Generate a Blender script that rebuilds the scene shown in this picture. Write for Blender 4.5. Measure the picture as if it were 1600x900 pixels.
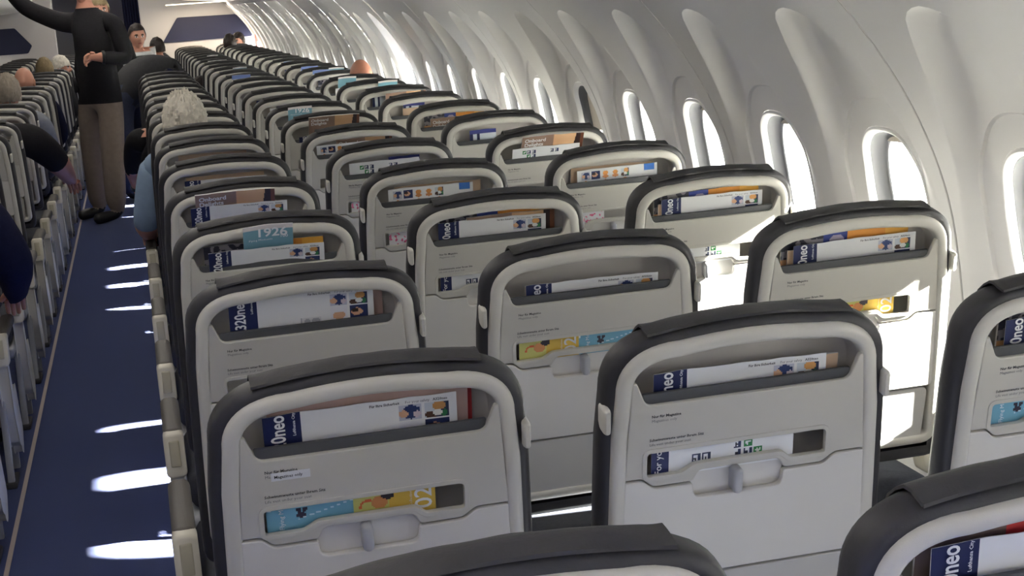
import bpy, bmesh, math, random
from math import sin, cos, radians, pi, sqrt, atan2
from mathutils import Matrix, Vector, noise

rng = random.Random(7)
scene = bpy.context.scene
COL = scene.collection
for o in list(bpy.data.objects):
    bpy.data.objects.remove(o)

# ------------------------------------------------------------------ camera
F_PX, YAW, PITCH, ROLL, EYE = 2400.34, 0.229946, 0.193333, -0.073112, 1.52186
fwd = Vector((sin(YAW) * cos(PITCH), cos(YAW) * cos(PITCH), -sin(PITCH)))
rt = Vector((cos(YAW), -sin(YAW), 0))
up = rt.cross(fwd)
r2 = cos(ROLL) * rt + sin(ROLL) * up
u2 = -sin(ROLL) * rt + cos(ROLL) * up
cam = bpy.data.cameras.new('camera')
cam.sensor_width = 36
cam.lens = F_PX / 1600 * 36
cam.clip_start = 0.05
cam_o = bpy.data.objects.new('camera', cam)
cam_o.matrix_world = Matrix(((r2.x, u2.x, -fwd.x, 0), (r2.y, u2.y, -fwd.y, 0), (r2.z, u2.z, -fwd.z, EYE), (0, 0, 0, 1)))
COL.objects.link(cam_o)
scene.camera = cam_o

# ------------------------------------------------------------------ sky, sun, exposure
world = bpy.data.worlds.new('sky')
scene.world = world
world.use_nodes = True
bg = world.node_tree.nodes['Background']
bg.inputs['Color'].default_value = (1.0, 0.985, 0.965, 1)
bg.inputs['Strength'].default_value = 2.8
SUN_DIR = Vector((-1.0, 0.20, -0.53)).normalized()
sun = bpy.data.lights.new('sun', 'SUN')
sun.energy = 100.0
sun.angle = radians(1.1)
sun.color = (1.0, 0.96, 0.9)
sun_o = bpy.data.objects.new('sun', sun)
sun_o.rotation_euler = (-SUN_DIR).to_track_quat('Z', 'Y').to_euler()
sun_o.location = (6, 0, 5)
COL.objects.link(sun_o)
vs = scene.view_settings
vs.view_transform = 'Standard'
vs.look = 'None'
vs.gamma = 1
vs.use_curve_mapping = False
vs.exposure = 1.9
scene.cycles.max_bounces = 8
scene.cycles.diffuse_bounces = 5
scene.cycles.sample_clamp_indirect = 6
scene.cycles.caustics_reflective = False
scene.cycles.caustics_refractive = False
CABIN_LAMP_POWER = 8.0


# ------------------------------------------------------------------ materials
def lin(c):
    return tuple(((x / 12.92) if x <= 0.04045 else ((x + 0.055) / 1.055) ** 2.4) for x in c)


def rgb(r, g, b):
    return lin((r / 255, g / 255, b / 255))


def mat(name, col, rough=0.5, spec=0.4, bump=0.0, bscale=300.0, vary=0.0, vscale=20.0, attr=None, trans=None, metal=0.0, sheen=0.0):
    m = bpy.data.materials.new(name)
    m.use_nodes = True
    nt = m.node_tree
    b = nt.nodes['Principled BSDF']
    b.inputs['Base Color'].default_value = (*col, 1)
    b.inputs['Roughness'].default_value = rough
    b.inputs['Specular IOR Level'].default_value = spec
    b.inputs['Metallic'].default_value = metal
    if sheen:
        b.inputs['Sheen Weight'].default_value = sheen
    tc = nt.nodes.new('ShaderNodeTexCoord')
    if vary:
        n = nt.nodes.new('ShaderNodeTexNoise')
        n.inputs['Scale'].default_value = vscale
        n.inputs['Detail'].default_value = 4
        nt.links.new(tc.outputs['Object'], n.inputs['Vector'])
        mx = nt.nodes.new('ShaderNodeMix')
        mx.data_type = 'RGBA'
        mx.inputs[6].default_value = (*[c * (1 - vary) for c in col], 1)
        mx.inputs[7].default_value = (*[min(1, c * (1 + vary)) for c in col], 1)
        nt.links.new(n.outputs['Fac'], mx.inputs[0])
        nt.links.new(mx.outputs[2], b.inputs['Base Color'])
    if bump:
        n = nt.nodes.new('ShaderNodeTexNoise')
        n.inputs['Scale'].default_value = bscale
        n.inputs['Detail'].default_value = 3
        nt.links.new(tc.outputs['Object'], n.inputs['Vector'])
        bp = nt.nodes.new('ShaderNodeBump')
        bp.inputs['Strength'].default_value = bump
        bp.inputs['Distance'].default_value = 0.002
        nt.links.new(n.outputs['Fac'], bp.inputs['Height'])
        nt.links.new(bp.outputs['Normal'], b.inputs['Normal'])
    if attr:
        a = nt.nodes.new('ShaderNodeAttribute')
        a.attribute_name = attr
        nt.links.new(a.outputs['Color'], b.inputs['Base Color'])
    return m


M = dict(
    leather=mat('dark_leather', rgb(54, 53, 55), 0.5, 0.4, 0.25, 90, 0.12, 30),
    cover=mat('cover_leather', rgb(63, 62, 63), 0.55, 0.35, 0.3, 120, 0.12, 40),
    shell=mat('light_grey_shell', rgb(207, 204, 194), 0.42, 0.4, 0.08, 700),
    panel=mat('grey_back_panel', rgb(199, 196, 186), 0.5, 0.35, 0.12, 900),
    pocket=mat('taupe_pocket', rgb(200, 195, 188), 0.55, 0.3, 0.1, 600),
    lip=mat('charcoal_lip', rgb(86, 87, 89), 0.75, 0.2, 0.3, 900),
    lower=mat('mid_grey_lower_shell', rgb(196, 194, 189), 0.5, 0.3),
    eye_white=mat('eye_white', rgb(225, 222, 216), 0.3, 0.5),
    eye_dark=mat('eye_dark', rgb(48, 40, 36), 0.2, 0.5),
    lips=mat('lips', rgb(176, 104, 96), 0.45, 0.4),
    brow=mat('brow_hair', rgb(84, 70, 60), 0.8, 0.2),
    tray=mat('white_grey_tray', rgb(217, 214, 207), 0.38, 0.4, 0.08, 900),
    latch=mat('grey_latch', rgb(176, 177, 180), 0.35, 0.5),
    ink=mat('dark_ink', rgb(60, 60, 62), 0.7, 0.1),
    inkgrey=mat('grey_ink', rgb(112, 112, 114), 0.7, 0.1),
    white_ink=mat('white_ink', rgb(238, 238, 238), 0.6, 0.2),
    navy_ink=mat('navy_ink', rgb(30, 38, 80), 0.6, 0.2),
    pad=mat('taupe_armrest', rgb(92, 88, 84), 0.55, 0.3, 0.15, 300),
    cap=mat('cream_plastic', rgb(206, 201, 186), 0.4, 0.4),
    capdark=mat('cream_inset', rgb(178, 172, 152), 0.5, 0.3),
    strut=mat('grey_strut', rgb(150, 152, 156), 0.4, 0.5),
    darkgrey=mat('dark_foot', rgb(58, 58, 62), 0.6, 0.3),
    cushion=mat('seat_fabric', rgb(56, 58, 66), 0.8, 0.2, 0.5, 260, 0.25, 120),
    wall=mat('sidewall_white', rgb(223, 221, 216), 0.4, 0.35, 0.05, 500),
    wallrim=mat('window_rim_white', rgb(226, 225, 221), 0.35, 0.4),
    seam=mat('seam_rubber', rgb(120, 118, 112), 0.7, 0.2),
    ceiling=mat('ceiling_white', rgb(214, 213, 210), 0.5, 0.3),
    bulk=mat('bulkhead_grey', rgb(186, 185, 184), 0.5, 0.3),
    navy=mat('navy_panel', rgb(34, 38, 62), 0.5, 0.3, 0.1, 400),
    carpet=mat('navy_carpet', rgb(36, 50, 98), 0.95, 0.1, 0.8, 700, 0.3, 240, sheen=0.15),
    strip=mat('brass_strip', rgb(150, 136, 132), 0.45, 0.4),
    paper=mat('printed_paper', (0.8, 0.8, 0.8), 0.45, 0.35, attr='Col'),
    skin=mat('skin', rgb(205, 150, 128), 0.5, 0.35),
    skin2=mat('tanned_skin', rgb(186, 128, 104), 0.45, 0.35),
    black=mat('black_jacket', rgb(36, 35, 38), 0.85, 0.15, 0.4, 160, 0.2, 60),
    khaki=mat('khaki_trousers', rgb(142, 128, 117), 0.9, 0.1, 0.4, 200, 0.15, 30),
    olive=mat('charcoal_vest', rgb(64, 64, 66), 0.85, 0.15, 0.4, 160, 0.2, 40),
    jeans=mat('dark_navy_trousers', rgb(44, 46, 60), 0.9, 0.1, 0.4, 200, 0.2, 60),
    denim=mat('slate_sleeve', rgb(72, 76, 92), 0.9, 0.1, 0.4, 200, 0.2, 60),
    paleblue=mat('pale_blue_shirt', rgb(132, 152, 176), 0.8, 0.2, 0.3, 120, 0.12, 40),
    navycloth=mat('navy_sleeve', rgb(34, 36, 58), 0.9, 0.1, 0.3, 160, 0.2, 40),
    greycloth=mat('grey_trousers', rgb(136, 140, 148), 0.9, 0.1, 0.3, 160, 0.2, 40),
    whitecloth=mat('white_shirt', rgb(222, 224, 226), 0.8, 0.2, 0.3, 160),
    hairwhite=mat('white_hair', rgb(214, 208, 196), 0.8, 0.3, 0.9, 180, 0.3, 60),
    hairgrey=mat('grey_hair', rgb(150, 140, 128), 0.8, 0.3, 0.9, 180, 0.3, 60),
    hairdark=mat('dark_hair', rgb(40, 32, 30), 0.6, 0.4, 0.8, 160, 0.3, 60),
    hairblond=mat('sandy_hair', rgb(128, 112, 84), 0.7, 0.3, 0.8, 160, 0.3, 60),
    shoe=mat('black_shoe', rgb(26, 25, 26), 0.5, 0.4),
    watch=mat('dark_watch', rgb(40, 44, 44), 0.3, 0.5),
    sleeve=mat('grey_window_sleeve', rgb(92, 92, 93), 0.5, 0.3),
    shade=mat('window_shade_beige', rgb(205, 196, 180), 0.6, 0.3),
    red=mat('red_exit_panel', rgb(196, 120, 116), 0.5, 0.3),
    apron=mat('bright_concrete', rgb(200, 198, 192), 0.9, 0.1),
)


def glass_mat():
    m = bpy.data.materials.new('clear_acrylic')
    m.use_nodes = True
    nt = m.node_tree
    nt.nodes.clear()
    out = nt.nodes.new('ShaderNodeOutputMaterial')
    mx = nt.nodes.new('ShaderNodeMixShader')
    tr = nt.nodes.new('ShaderNodeBsdfTransparent')
    tr.inputs['Color'].default_value = (0.95, 0.97, 0.97, 1)
    gl = nt.nodes.new('ShaderNodeBsdfGlossy')
    gl.inputs['Roughness'].default_value = 0.05
    mx.inputs[0].default_value = 0.05
    nt.links.new(tr.outputs[0], mx.inputs[1])
    nt.links.new(gl.outputs[0], mx.inputs[2])
    nt.links.new(mx.outputs[0], out.inputs[0])
    return m


def lamp_mat(name, col, s):
    m = bpy.data.materials.new(name)
    m.use_nodes = True
    b = m.node_tree.nodes['Principled BSDF']
    b.inputs['Emission Color'].default_value = (*col, 1)
    b.inputs['Emission Strength'].default_value = s
    return m


M['glass'] = glass_mat()
M['warm'] = lamp_mat('warm_diffuser', (1.0, 0.8, 0.55), 1.2)
M['lamp'] = lamp_mat('lamp_diffuser', (1.0, 0.93, 0.82), 2.0)


# ------------------------------------------------------------------ object helpers
def link(name, data=None, parent=None, m=None):
    o = bpy.data.objects.new(name, data)
    COL.objects.link(o)
    if parent is not None:
        o.parent = parent
    if m is not None and data is not None and not data.materials:
        data.materials.append(m)
    return o


def tag(o, label=None, cat=None, group=None, kind=None):
    if label:
        o['label'] = label
    if cat:
        o['category'] = cat
    if group:
        o['group'] = group
    if kind:
        o['kind'] = kind
    return o


def mesh(name, verts, faces, m=None, smooth=True, xf=None):
    me = bpy.data.meshes.new(name)
    if xf is not None:
        verts = [xf @ Vector(v) for v in verts]
    me.from_pydata([tuple(v) for v in verts], [], faces)
    me.validate()
    bm = bmesh.new()
    bm.from_mesh(me)
    bmesh.ops.recalc_face_normals(bm, faces=bm.faces)
    bm.to_mesh(me)
    bm.free()
    if smooth:
        me.polygons.foreach_set('use_smooth', [True] * len(me.polygons))
        me.set_sharp_from_angle(angle=radians(40))
    if m:
        me.materials.append(m)
    return me


def loft(rings, cap0=False, cap1=False, closed=True):
    verts, faces = [], []
    n = len(rings[0])
    for r in rings:
        verts += list(r)
    for k in range(len(rings) - 1):
        for i in range(n if closed else n - 1):
            j = (i + 1) % n
            faces.append((k * n + i, k * n + j, (k + 1) * n + j, (k + 1) * n + i))
    if cap0:
        faces.append(tuple(range(n))[::-1])
    if cap1:
        faces.append(tuple((len(rings) - 1) * n + i for i in range(n)))
    return verts, faces


def rrect(hw, hh, r, seg=5, cx=0, cy=0):
    pts = []
    for (sx, sy, a0) in ((1, 1, 0), (-1, 1, 90), (-1, -1, 180), (1, -1, 270)):
        for k in range(seg + 1):
            a = radians(a0 + 90 * k / seg)
            pts.append((cx + sx * (hw - r) + r * cos(a), cy + sy * (hh - r) + r * sin(a)))
    return pts


def inset(pts, d):
    n = len(pts)
    out = []
    for i in range(n):
        p, a, b = Vector(pts[i]), Vector(pts[i - 1]), Vector(pts[(i + 1) % n])
        t = (b - a)
        if t.length < 1e-9:
            out.append(tuple(p))
            continue
        t.normalize()
        out.append((p.x - t.y * d, p.y + t.x * d))
    return out


def round_poly(pts, rad, seg=4):
    """pts (x, y), rounded corners"""
    n = len(pts)
    out = []
    for i in range(n):
        p, a, b = Vector(pts[i]), Vector(pts[i - 1]), Vector(pts[(i + 1) % n])
        r = rad[i] if isinstance(rad, (list, tuple)) else rad
        if r <= 0:
            out.append(tuple(p))
            continue
        r = min(r, (a - p).length * 0.48, (b - p).length * 0.48)
        q0, q1 = p + (a - p).normalized() * r, p + (b - p).normalized() * r
        for k in range(seg + 1):
            f = k / seg
            out.append(tuple(q0 * (1 - f) ** 2 + p * 2 * f * (1 - f) + q1 * f * f))
    return out


def plate(name, loops, n_mid, half, bevel, m, xf):
    """flat plate with holes: loops in (s, t), extruded +-half about n_mid"""
    cu = bpy.data.curves.new('tmp', 'CURVE')
    cu.dimensions = '2D'
    cu.fill_mode = 'BOTH'
    cu.extrude = half - bevel
    cu.bevel_depth = bevel
    cu.bevel_resolution = 1
    cu.offset = -bevel
    for L in loops:
        sp = cu.splines.new('POLY')
        sp.points.add(len(L) - 1)
        for i, (x, y) in enumerate(L):
            sp.points[i].co = (x, y, 0, 1)
        sp.use_cyclic_u = True
    ob = bpy.data.objects.new('tmp', cu)
    COL.objects.link(ob)
    dg = bpy.context.evaluated_depsgraph_get()
    me = bpy.data.meshes.new_from_object(ob.evaluated_get(dg))
    me.name = name
    bpy.data.objects.remove(ob)
    me.transform(xf @ Matrix.Translation((0, 0, n_mid)))
    me.materials.clear()
    me.materials.append(m)
    me.set_sharp_from_angle(angle=radians(40))
    return me


def text_mesh(items, name='lettering', res=1, squeeze=1.0):
    """items: (string, size, x, y, rot, material, bold)"""
    bm = bmesh.new()
    mats = []
    for (s, size, x, y, rot, m, off) in items:
        cu = bpy.data.curves.new('txt', 'FONT')
        cu.body = s
        cu.size = size
        cu.resolution_u = res if size > .012 else 1
        cu.offset = off
        ob = bpy.data.objects.new('txt', cu)
        COL.objects.link(ob)
        dg = bpy.context.evaluated_depsgraph_get()
        me = bpy.data.meshes.new_from_object(ob.evaluated_get(dg))
        bpy.data.objects.remove(ob)
        me.transform(Matrix.Translation((x, y, 0)) @ Matrix.Rotation(rot, 4, 'Z') @ Matrix.Scale(squeeze if size > .026 else 1, 4, (1, 0, 0)))
        if m not in mats:
            mats.append(m)
        k = mats.index(m)
        n0 = len(bm.faces)
        bm.from_mesh(me)
        bm.faces.ensure_lookup_table()
        for f in bm.faces[n0:]:
            f.material_index = k
    out = bpy.data.meshes.new(name)
    bm.to_mesh(out)
    bm.free()
    for m in mats:
        out.materials.append(m)
    return out


def box(name, x0, x1, y0, y1, z0, z1, m, r=0.0, seg=3):
    """box lofted along z with rounded plan and softened top/bottom"""
    cx, cy, hw, hh = (x0 + x1) / 2, (y0 + y1) / 2, (x1 - x0) / 2, (y1 - y0) / 2
    if r <= 0:
        v = [(x, y, z) for z in (z0, z1) for (x, y) in ((x0, y0), (x1, y0), (x1, y1), (x0, y1))]
        f = [(3, 2, 1, 0), (4, 5, 6, 7), (0, 1, 5, 4), (1, 2, 6, 5), (2, 3, 7, 6), (3, 0, 4, 7)]
        return mesh(name, v, f, m, False)
    rr = min(r, hw * .95, hh * .95)
    rz = min(r, (z1 - z0) * .49)
    rings = []
    for k in range(seg + 1):
        a = pi / 2 * k / seg
        d = rz * (1 - sin(a))
        rings.append([(x, y, z0 + rz * (1 - cos(a))) for x, y in rrect(hw - d, hh - d, max(rr - d, .0005), seg, cx, cy)])
    for k in range(seg, -1, -1):
        a = pi / 2 * k / seg
        d = rz * (1 - sin(a))
        rings.append([(x, y, z1 - rz * (1 - cos(a))) for x, y in rrect(hw - d, hh - d, max(rr - d, .0005), seg, cx, cy)])
    v, f = loft(rings, True, True)
    return mesh(name, v, f, m)


def smooth01(x):
    x = max(0.0, min(1.0, x))
    return x * x * (3 - 2 * x)


# ------------------------------------------------------------------ cabin shell
Y_REAR, Y_FRONT = -1.2, 22.2
AXIS = -0.265                      # centre line of the cabin


def wall_x(z):
    return 1.75 - .1355 * (z - .9) - (.658 * (z - .9) ** 2 if z > .9 else 0.25 * (z - .9) ** 2)


def mirror_x(me):
    me2 = me.copy()
    me2.transform(Matrix.Translation((2 * AXIS, 0, 0)) @ Matrix.Scale(-1, 4, (1, 0, 0)))
    me2.flip_normals()
    return me2


WP, WY0 = 0.645, 3.40              # window pitch, first window
WA, WB, WZ = 0.160, 0.205, 0.922   # window half sizes and centre height
Z0, Z1 = 0.42, 1.56


def supere(a, b, th, n=2.7):
    c, s = cos(th), sin(th)
    return (a * math.copysign(abs(c) ** (2 / n), c), b * math.copysign(abs(s) ** (2 / n), s))


def scallop_w(z):
    return .287 * max(0.0, min(1, (1.425 - z) / .5)) ** .38


def wall_depth(y, z):
    w = scallop_w(z)
    d = 0.0
    if w > 0 and abs(y) < w:
        q = (1 - abs(y) / w)
        d = (.036 + .034 * smooth01((z - 1.05) / .22)) * smooth01(q / (.26 + .4 * smooth01((1.16 - z) / .25))) ** .8 * smooth01((z - .5) / .35)
    return d


def module(yc):
    angs = [2 * pi * k / 96 for k in range(96)]
    for cyy, czz in ((.32, Z1), (-.32, Z1), (-.32, Z0), (.32, Z0)):
        angs.append(atan2(czz - WZ, cyy * WP / .64) % (2 * pi))
    angs = sorted(set(round(a, 6) for a in angs))
    rings = []
    n1, n2, n3 = 5, 18, 8
    cols = []
    for th in angs:
        dy, dz = cos(th), sin(th)

        def on(a, b):
            # radial intersection of the superellipse with direction th
            k = (abs(dy / a) ** 2.7 + abs(dz / b) ** 2.7) ** (-1 / 2.7)
            return k
        ra, rb = on(WA, WB), on(.207, .275)
        tb = min((WP / 2 / abs(dy)) if abs(dy) > 1e-6 else 9, ((Z1 - WZ) / dz) if dz > 1e-6 else 9, ((Z0 - WZ) / dz) if dz < -1e-6 else 9)
        rc = rb
        while rc < tb:
            y, z = rc * dy, WZ + rc * dz
            if abs(y) >= scallop_w(z) or z < .5:
                break
            rc += .003
        rc = min(max(rc, rb + .01), tb - .01)
        col = []
        for k in range(n1 + 1):
            col.append((ra + (rb - ra) * k / n1, .008))
        for k in range(n2 + 1):
            f = (k / n2) ** .7
            col.append((rb + .0035 + (rc - rb - .0035) * f, 0))
        for k in range(1, n3 + 1):
            col.append((rc + (tb - rc) * k / n3, 0))
        cols.append((dy, dz, col))
    nr = len(cols[0][2])
    verts, faces = [], []
    for (dy, dz, col) in cols:
        for (r, ex) in col:
            y, z = r * dy, WZ + r * dz
            verts.append((wall_x(z) + wall_depth(y, z) + ex, yc + y, z))
    n = len(cols)
    for i in range(n):
        j = (i + 1) % n
        for k in range(nr - 1):
            faces.append((i * nr + k, i * nr + k + 1, j * nr + k + 1, j * nr + k))
    return verts, faces


def panel_mesh():
    v, f = module(-WP / 2)
    v2, f2 = module(WP / 2)
    f = f + [tuple(i + len(v) for i in q) for q in f2]
    v = v + v2
    # folded lips at both ends and at the foot
    for ye, sg in ((-WP, -1), (WP, 1)):
        zs = [Z0 + (Z1 - Z0) * k / 40 for k in range(41)]
        base = len(v)
        prof = ((0, 0.0), (.0, .0), (.0022, .002), (.0045, .0125))
        for (d, e) in prof[1:]:
            for z in zs:
                v.append((wall_x(z) + e, ye + sg * (d - .0045), z))
        for k in range(len(prof) - 2):
            for i in range(40):
                a = base + k * 41 + i
                f.append((a, a + 1, a + 42, a + 41))
    me = bpy.data.meshes.new('sidewall_panel')
    me.from_pydata(v, [], f)
    bm = bmesh.new()
    bm.from_mesh(me)
    # shrink ends a little so the seam shows as a groove
    for q in bm.verts:
        ly = q.co.y
        if abs(abs(ly) - WP) < 1e-5:
            q.co.y -= math.copysign(.0045, ly)
    bmesh.ops.remove_doubles(bm, verts=bm.verts, dist=1e-5)
    bmesh.ops.recalc_face_normals(bm, faces=bm.faces)
    bm.to_mesh(me)
    bm.free()
    # normals toward the cabin
    nx = sum(p.normal.x * p.area for p in me.polygons)
    if nx > 0:
        me.flip_normals()
    me.polygons.foreach_set('use_smooth', [True] * len(me.polygons))
    me.set_sharp_from_angle(angle=radians(28))
    me.materials.append(M['wall'])
    return me


def window_meshes():
    """rim, sleeve, pane, outer frame, shade: local y about 0"""
    N = 64

    def ring(a, b, dx, nz=2.7):
        out = []
        for k in range(N):
            y, z = supere(a, b, 2 * pi * k / N, nz)
            zz = WZ + z
            out.append((wall_x(zz) * .8 + wall_x(WZ) * .2 + .044 + dx * .75 if dx > .03 else wall_x(zz) + wall_depth(y, zz) + .008 + dx, y, zz))
        return out
    v, f = loft([ring(WA, WB, -.0), ring(WA - .003, WB - .003, -.004), ring(WA - .008, WB - .008, -.005), ring(WA - .014, WB - .014, .001), ring(WA - .017, WB - .017, .015)])
    rim = mesh('window_rim', v, f, M['wallrim'])
    v, f = loft([ring(WA - .017, WB - .017, .012), ring(WA - .020, WB - .019, .034), ring(WA - .031, WB - .028, .050), ring(WA - .036, WB - .032, .052), ring(WA - .038, WB - .034, .057), ring(WA - .034, WB - .030, .079), ring(WA + .01, WB + .01, .099), ring(WA + .10, WB + .10, .101)])
    sleeve = mesh('window_sleeve', v, f, M['sleeve'])
    r = ring(WA - .0365, WB - .0325, .061)
    v, f = loft([r, [(x + .004, y, z) for x, y, z in r]], True, True)
    pane = mesh('pane', v, f, M['glass'])

    def shade(frac):
        # blind slab pulled part of the way down, inside the sleeve
        pts = ring(WA - .033, WB - .030, .052)
        zb = WZ + (WB - .033) * (1 - 2 * frac)
        top = [p for p in pts if p[2] >= zb]
        top.sort(key=lambda p: atan2(p[2] - zb + .001, p[1]))
        ys = sorted(p[1] for p in top)
        r0 = [(max(p[0], 0) - .003, p[1], p[2]) for p in top]
        r1 = [(x + .006, y, z) for x, y, z in r0]
        v, f = loft([r0, r1], True, True)
        return mesh('window_shade', v, f, M['shade'], False)
    return rim, sleeve, pane, shade(.05), shade(.52), shade(.93)


def extrude_profile(name, prof, y0, y1, m, smooth=False):
    v = [(x, y, z) for y in (y0, y1) for (x, z) in prof]
    n = len(prof)
    f = [(i, i + 1, n + i + 1, n + i) for i in range(n - 1)]
    return mesh(name, v, f, m, smooth)


# floor
fl = link('floor', box('floor', -2.7, 2.2, Y_REAR, 25.2, -.06, 0, M['carpet']))
tag(fl, kind='structure')
st = link('trim_1', box('aisle_strip', -.511, -.497, Y_REAR, Y_FRONT - .6, 0, .0025, M['strip']))
tag(st, 'thin brass-grey strip along the left edge of the aisle carpet', kind='structure')

wr = link('wall_right')
tag(wr, 'white scalloped cabin sidewall with a row of windows', kind='structure')
wl = link('wall_left')
tag(wl, kind='structure')
PM = panel_mesh()
PML = mirror_x(PM)
K0, K1 = -7, 29
for i in range((K1 - K0) // 2 + 1):
    yc = WY0 + (K0 + 2 * i + .5 + 1) * WP
    if yc - WP > Y_FRONT:
        break
    if yc + WP > Y_FRONT + .3:
        break
    for w, me in ((wr, PM), (wl, PML)):
        link('sidewall_panel', me, w).location = (0, yc, 0)
PANEL_END = yc
y_first = WY0 + (K0 + 1.5) * WP - WP
# backing behind the seams, low dado, closing strips
for w, sg in ((wr, 1), (wl, -1)):
    def X(x, sg=sg):
        return x if sg > 0 else 2 * AXIS - x
    prof = [(X(wall_x(Z0 + (Z1 - Z0) * k / 20) + .012), Z0 + (Z1 - Z0) * k / 20) for k in range(21)]
    sm = None
    for i in range(-1, 20):
        ys = WY0 + (K0 + 2 * i + 2.5) * WP
        if y_first - .1 < ys < Y_FRONT:
            if sm is None:
                sm = extrude_profile('seam_strip', prof, -.09, .09, M['seam'], True)
            link('seam_strip', sm, w).location = (0, ys, 0)
    low = [(X(wall_x(Z0) + .006), Z0 + .01), (X(wall_x(Z0) - .004), Z0 - .01), (X(1.66), .2), (X(1.64), .03), (X(1.64), -.02)]
    link('dado_panel', extrude_profile('dado_panel', low, Y_REAR, 25, M['wall']), w)
    out = [(X(1.92), 1.7), (X(1.97), 1.3), (X(2.0), .9), (X(1.97), .4), (X(1.9), -.02)]
    # outer skin between the windows: frames around each opening are in the window sleeves
rim, sleeve, pane, shade_top, shade_half, shade_light_block = window_meshes()
LM = [mirror_x(x) for x in (rim, sleeve, pane, shade_top, shade_light_block)]
# right-hand windows 1.. as the photograph counts away from the camera
num = 0
for k in range(K0, K1 + 1):
    y = WY0 + k * WP
    if y > PANEL_END + WP or y > Y_FRONT - .2:
        break
    num += 1
    w = link('window_%d' % num, rim)
    w.location = (0, y, 0)
    tag(w, kind='structure')
    link('sleeve', sleeve, w)
    link('pane', pane, w)
    link('window_shade', shade_half if k == 4 else shade_top, w)
    if k >= -2:
        pl = bpy.data.lights.new('portal', 'AREA')
        pl.shape = 'RECTANGLE'
        pl.size, pl.size_y = .34, .44
        pl.cycles.is_portal = True
        po = link('daylight_portal', pl)
        po.matrix_world = Matrix.Translation((wall_x(WZ) + .19, y, WZ)) @ Matrix.Rotation(radians(90), 4, 'Y') @ Matrix.Rotation(radians(90), 4, 'Z')
for k in range(K0, K1 + 1):
    y = WY0 + k * WP
    if y > PANEL_END + WP or y > Y_FRONT - .2:
        break
    num += 1
    w = link('window_%d' % num, LM[0])
    w.location = (0, y, 0)
    tag(w, kind='structure')
    link('sleeve', LM[1], w)
    link('pane', LM[2], w)
    link('window_shade', LM[4], w)  # unseen left blinds, added drawn down to cut daylight from that side

# upper lining: passenger service panel, bins, ceiling
prof = []
for sg in (1, -1):
    seq = [(wall_x(Z1) + .004, Z1 - .01), (1.36, 1.60), (1.25, 1.625), (.80, 1.66), (.72, 1.70), (.66, 1.80), (.66, 1.96), (.72, 2.08), (.62, 2.12), (.40, 2.20), (AXIS, 2.22)]
    pr = [(x if sg > 0 else 2 * AXIS - x, z) for x, z in seq]
    prof += pr if sg > 0 else pr[::-1][1:]
ce = link('ceiling', extrude_profile('ceiling', prof, Y_REAR, 25.2, M['ceiling'], True))
tag(ce, kind='structure')
wb = link('wall_back', box('wall_back', -2.7, 2.2, Y_REAR - .06, Y_REAR, 0, 2.4, M['bulk']))
tag(wb, kind='structure')
wf = link('wall_front', box('wall_front', -2.7, 2.2, 24.6, 24.7, 0, 2.4, M['bulk']))
tag(wf, 'dim grey galley wall beyond the front bulkheads', kind='structure')
# the strips ahead of the last panel
for nm, sg in (('trim_2', 1), ('trim_3', -1)):
    pr = [((wall_x(Z0 + (Z1 - Z0) * k / 16) + .003), Z0 + (Z1 - Z0) * k / 16) for k in range(17)]
    pr = [(x if sg > 0 else 2 * AXIS - x, z) for x, z in pr]
    tag(link(nm, extrude_profile('wall_end', pr, PANEL_END - WP + 2 * WP * 0, 25, M['wall'], True)), kind='structure') if PANEL_END < 0 else None
    y_a = WY0 + (K0 + 2 * 0 + .5) * WP
end_y = max(o.location.y for o in wr.children if o.name.startswith('sidewall_panel')) + WP
for nm, sg in (('trim_2', 1), ('trim_3', -1)):
    pr = [((wall_x(Z0 + (Z1 - Z0) * k / 16) + .003), Z0 + (Z1 - Z0) * k / 16) for k in range(17)]
    pr = [(x if sg > 0 else 2 * AXIS - x, z) for x, z in pr]
    tag(link(nm, extrude_profile('wall_end', pr, end_y - .002, 25, M['wall'], True)), kind='structure')

# forward bulkheads with navy panels
def bulkhead(x0, x1, label, px, mirror):
    b = link('bulkhead', box('bulkhead', x0, x1, Y_FRONT, Y_FRONT + .06, 0, 2.3, M['bulk'], .02))
    tag(b, label, 'bulkhead')
    pts = px
    lp = round_poly(pts, .02)
    xf = Matrix(((1, 0, 0, 0), (0, 0, -1, Y_FRONT), (0, 1, 0, 0), (0, 0, 0, 1)))
    link('navy_panel', plate('navy_panel', [lp], .012, .012, .004, M['navy'], xf), b)
    return b


bulkhead(.20, 1.95, 'grey bulkhead with a wide dark navy panel ahead of the right-hand seats', [(.47, 1.10), (.70, 1.43), (1.66, 1.42), (1.82, 1.24), (1.70, 1.10)], 0)
bulkhead(-2.45, -.94, 'grey bulkhead with a dark navy panel ahead of the left-hand seats', [(-2.2, 1.10), (-2.3, 1.24), (-2.1, 1.45), (-1.47, 1.45), (-1.27, 1.20), (-1.33, 1.10)], 0)
cv = []
for k in range(41):
    x = -.02 + .26 * k / 40
    cv.append((x, Y_FRONT + .30 + .018 * sin(k * 1.1), 0))
v = []
for z in (.9, 2.15):
    v += [(x, y, z) for x, y, _ in cv]
f = [(i, i + 1, 41 + i + 1, 41 + i) for i in range(40)]
cu = link('galley_curtain', mesh('galley_curtain', v, f, M['navycloth']))
md = cu.modifiers.new('thick', 'SOLIDIFY')
md.thickness = .006
tag(cu, 'navy galley curtain hanging beside the right-hand bulkhead', 'curtain')
ex = link('exit_frame', box('exit_frame', 1.70, 1.745, 21.55, 21.75, .4, 1.28, M['red'], .01))
tag(ex, 'pale red strip on the sidewall before the right-hand bulkhead', 'trim')

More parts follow.
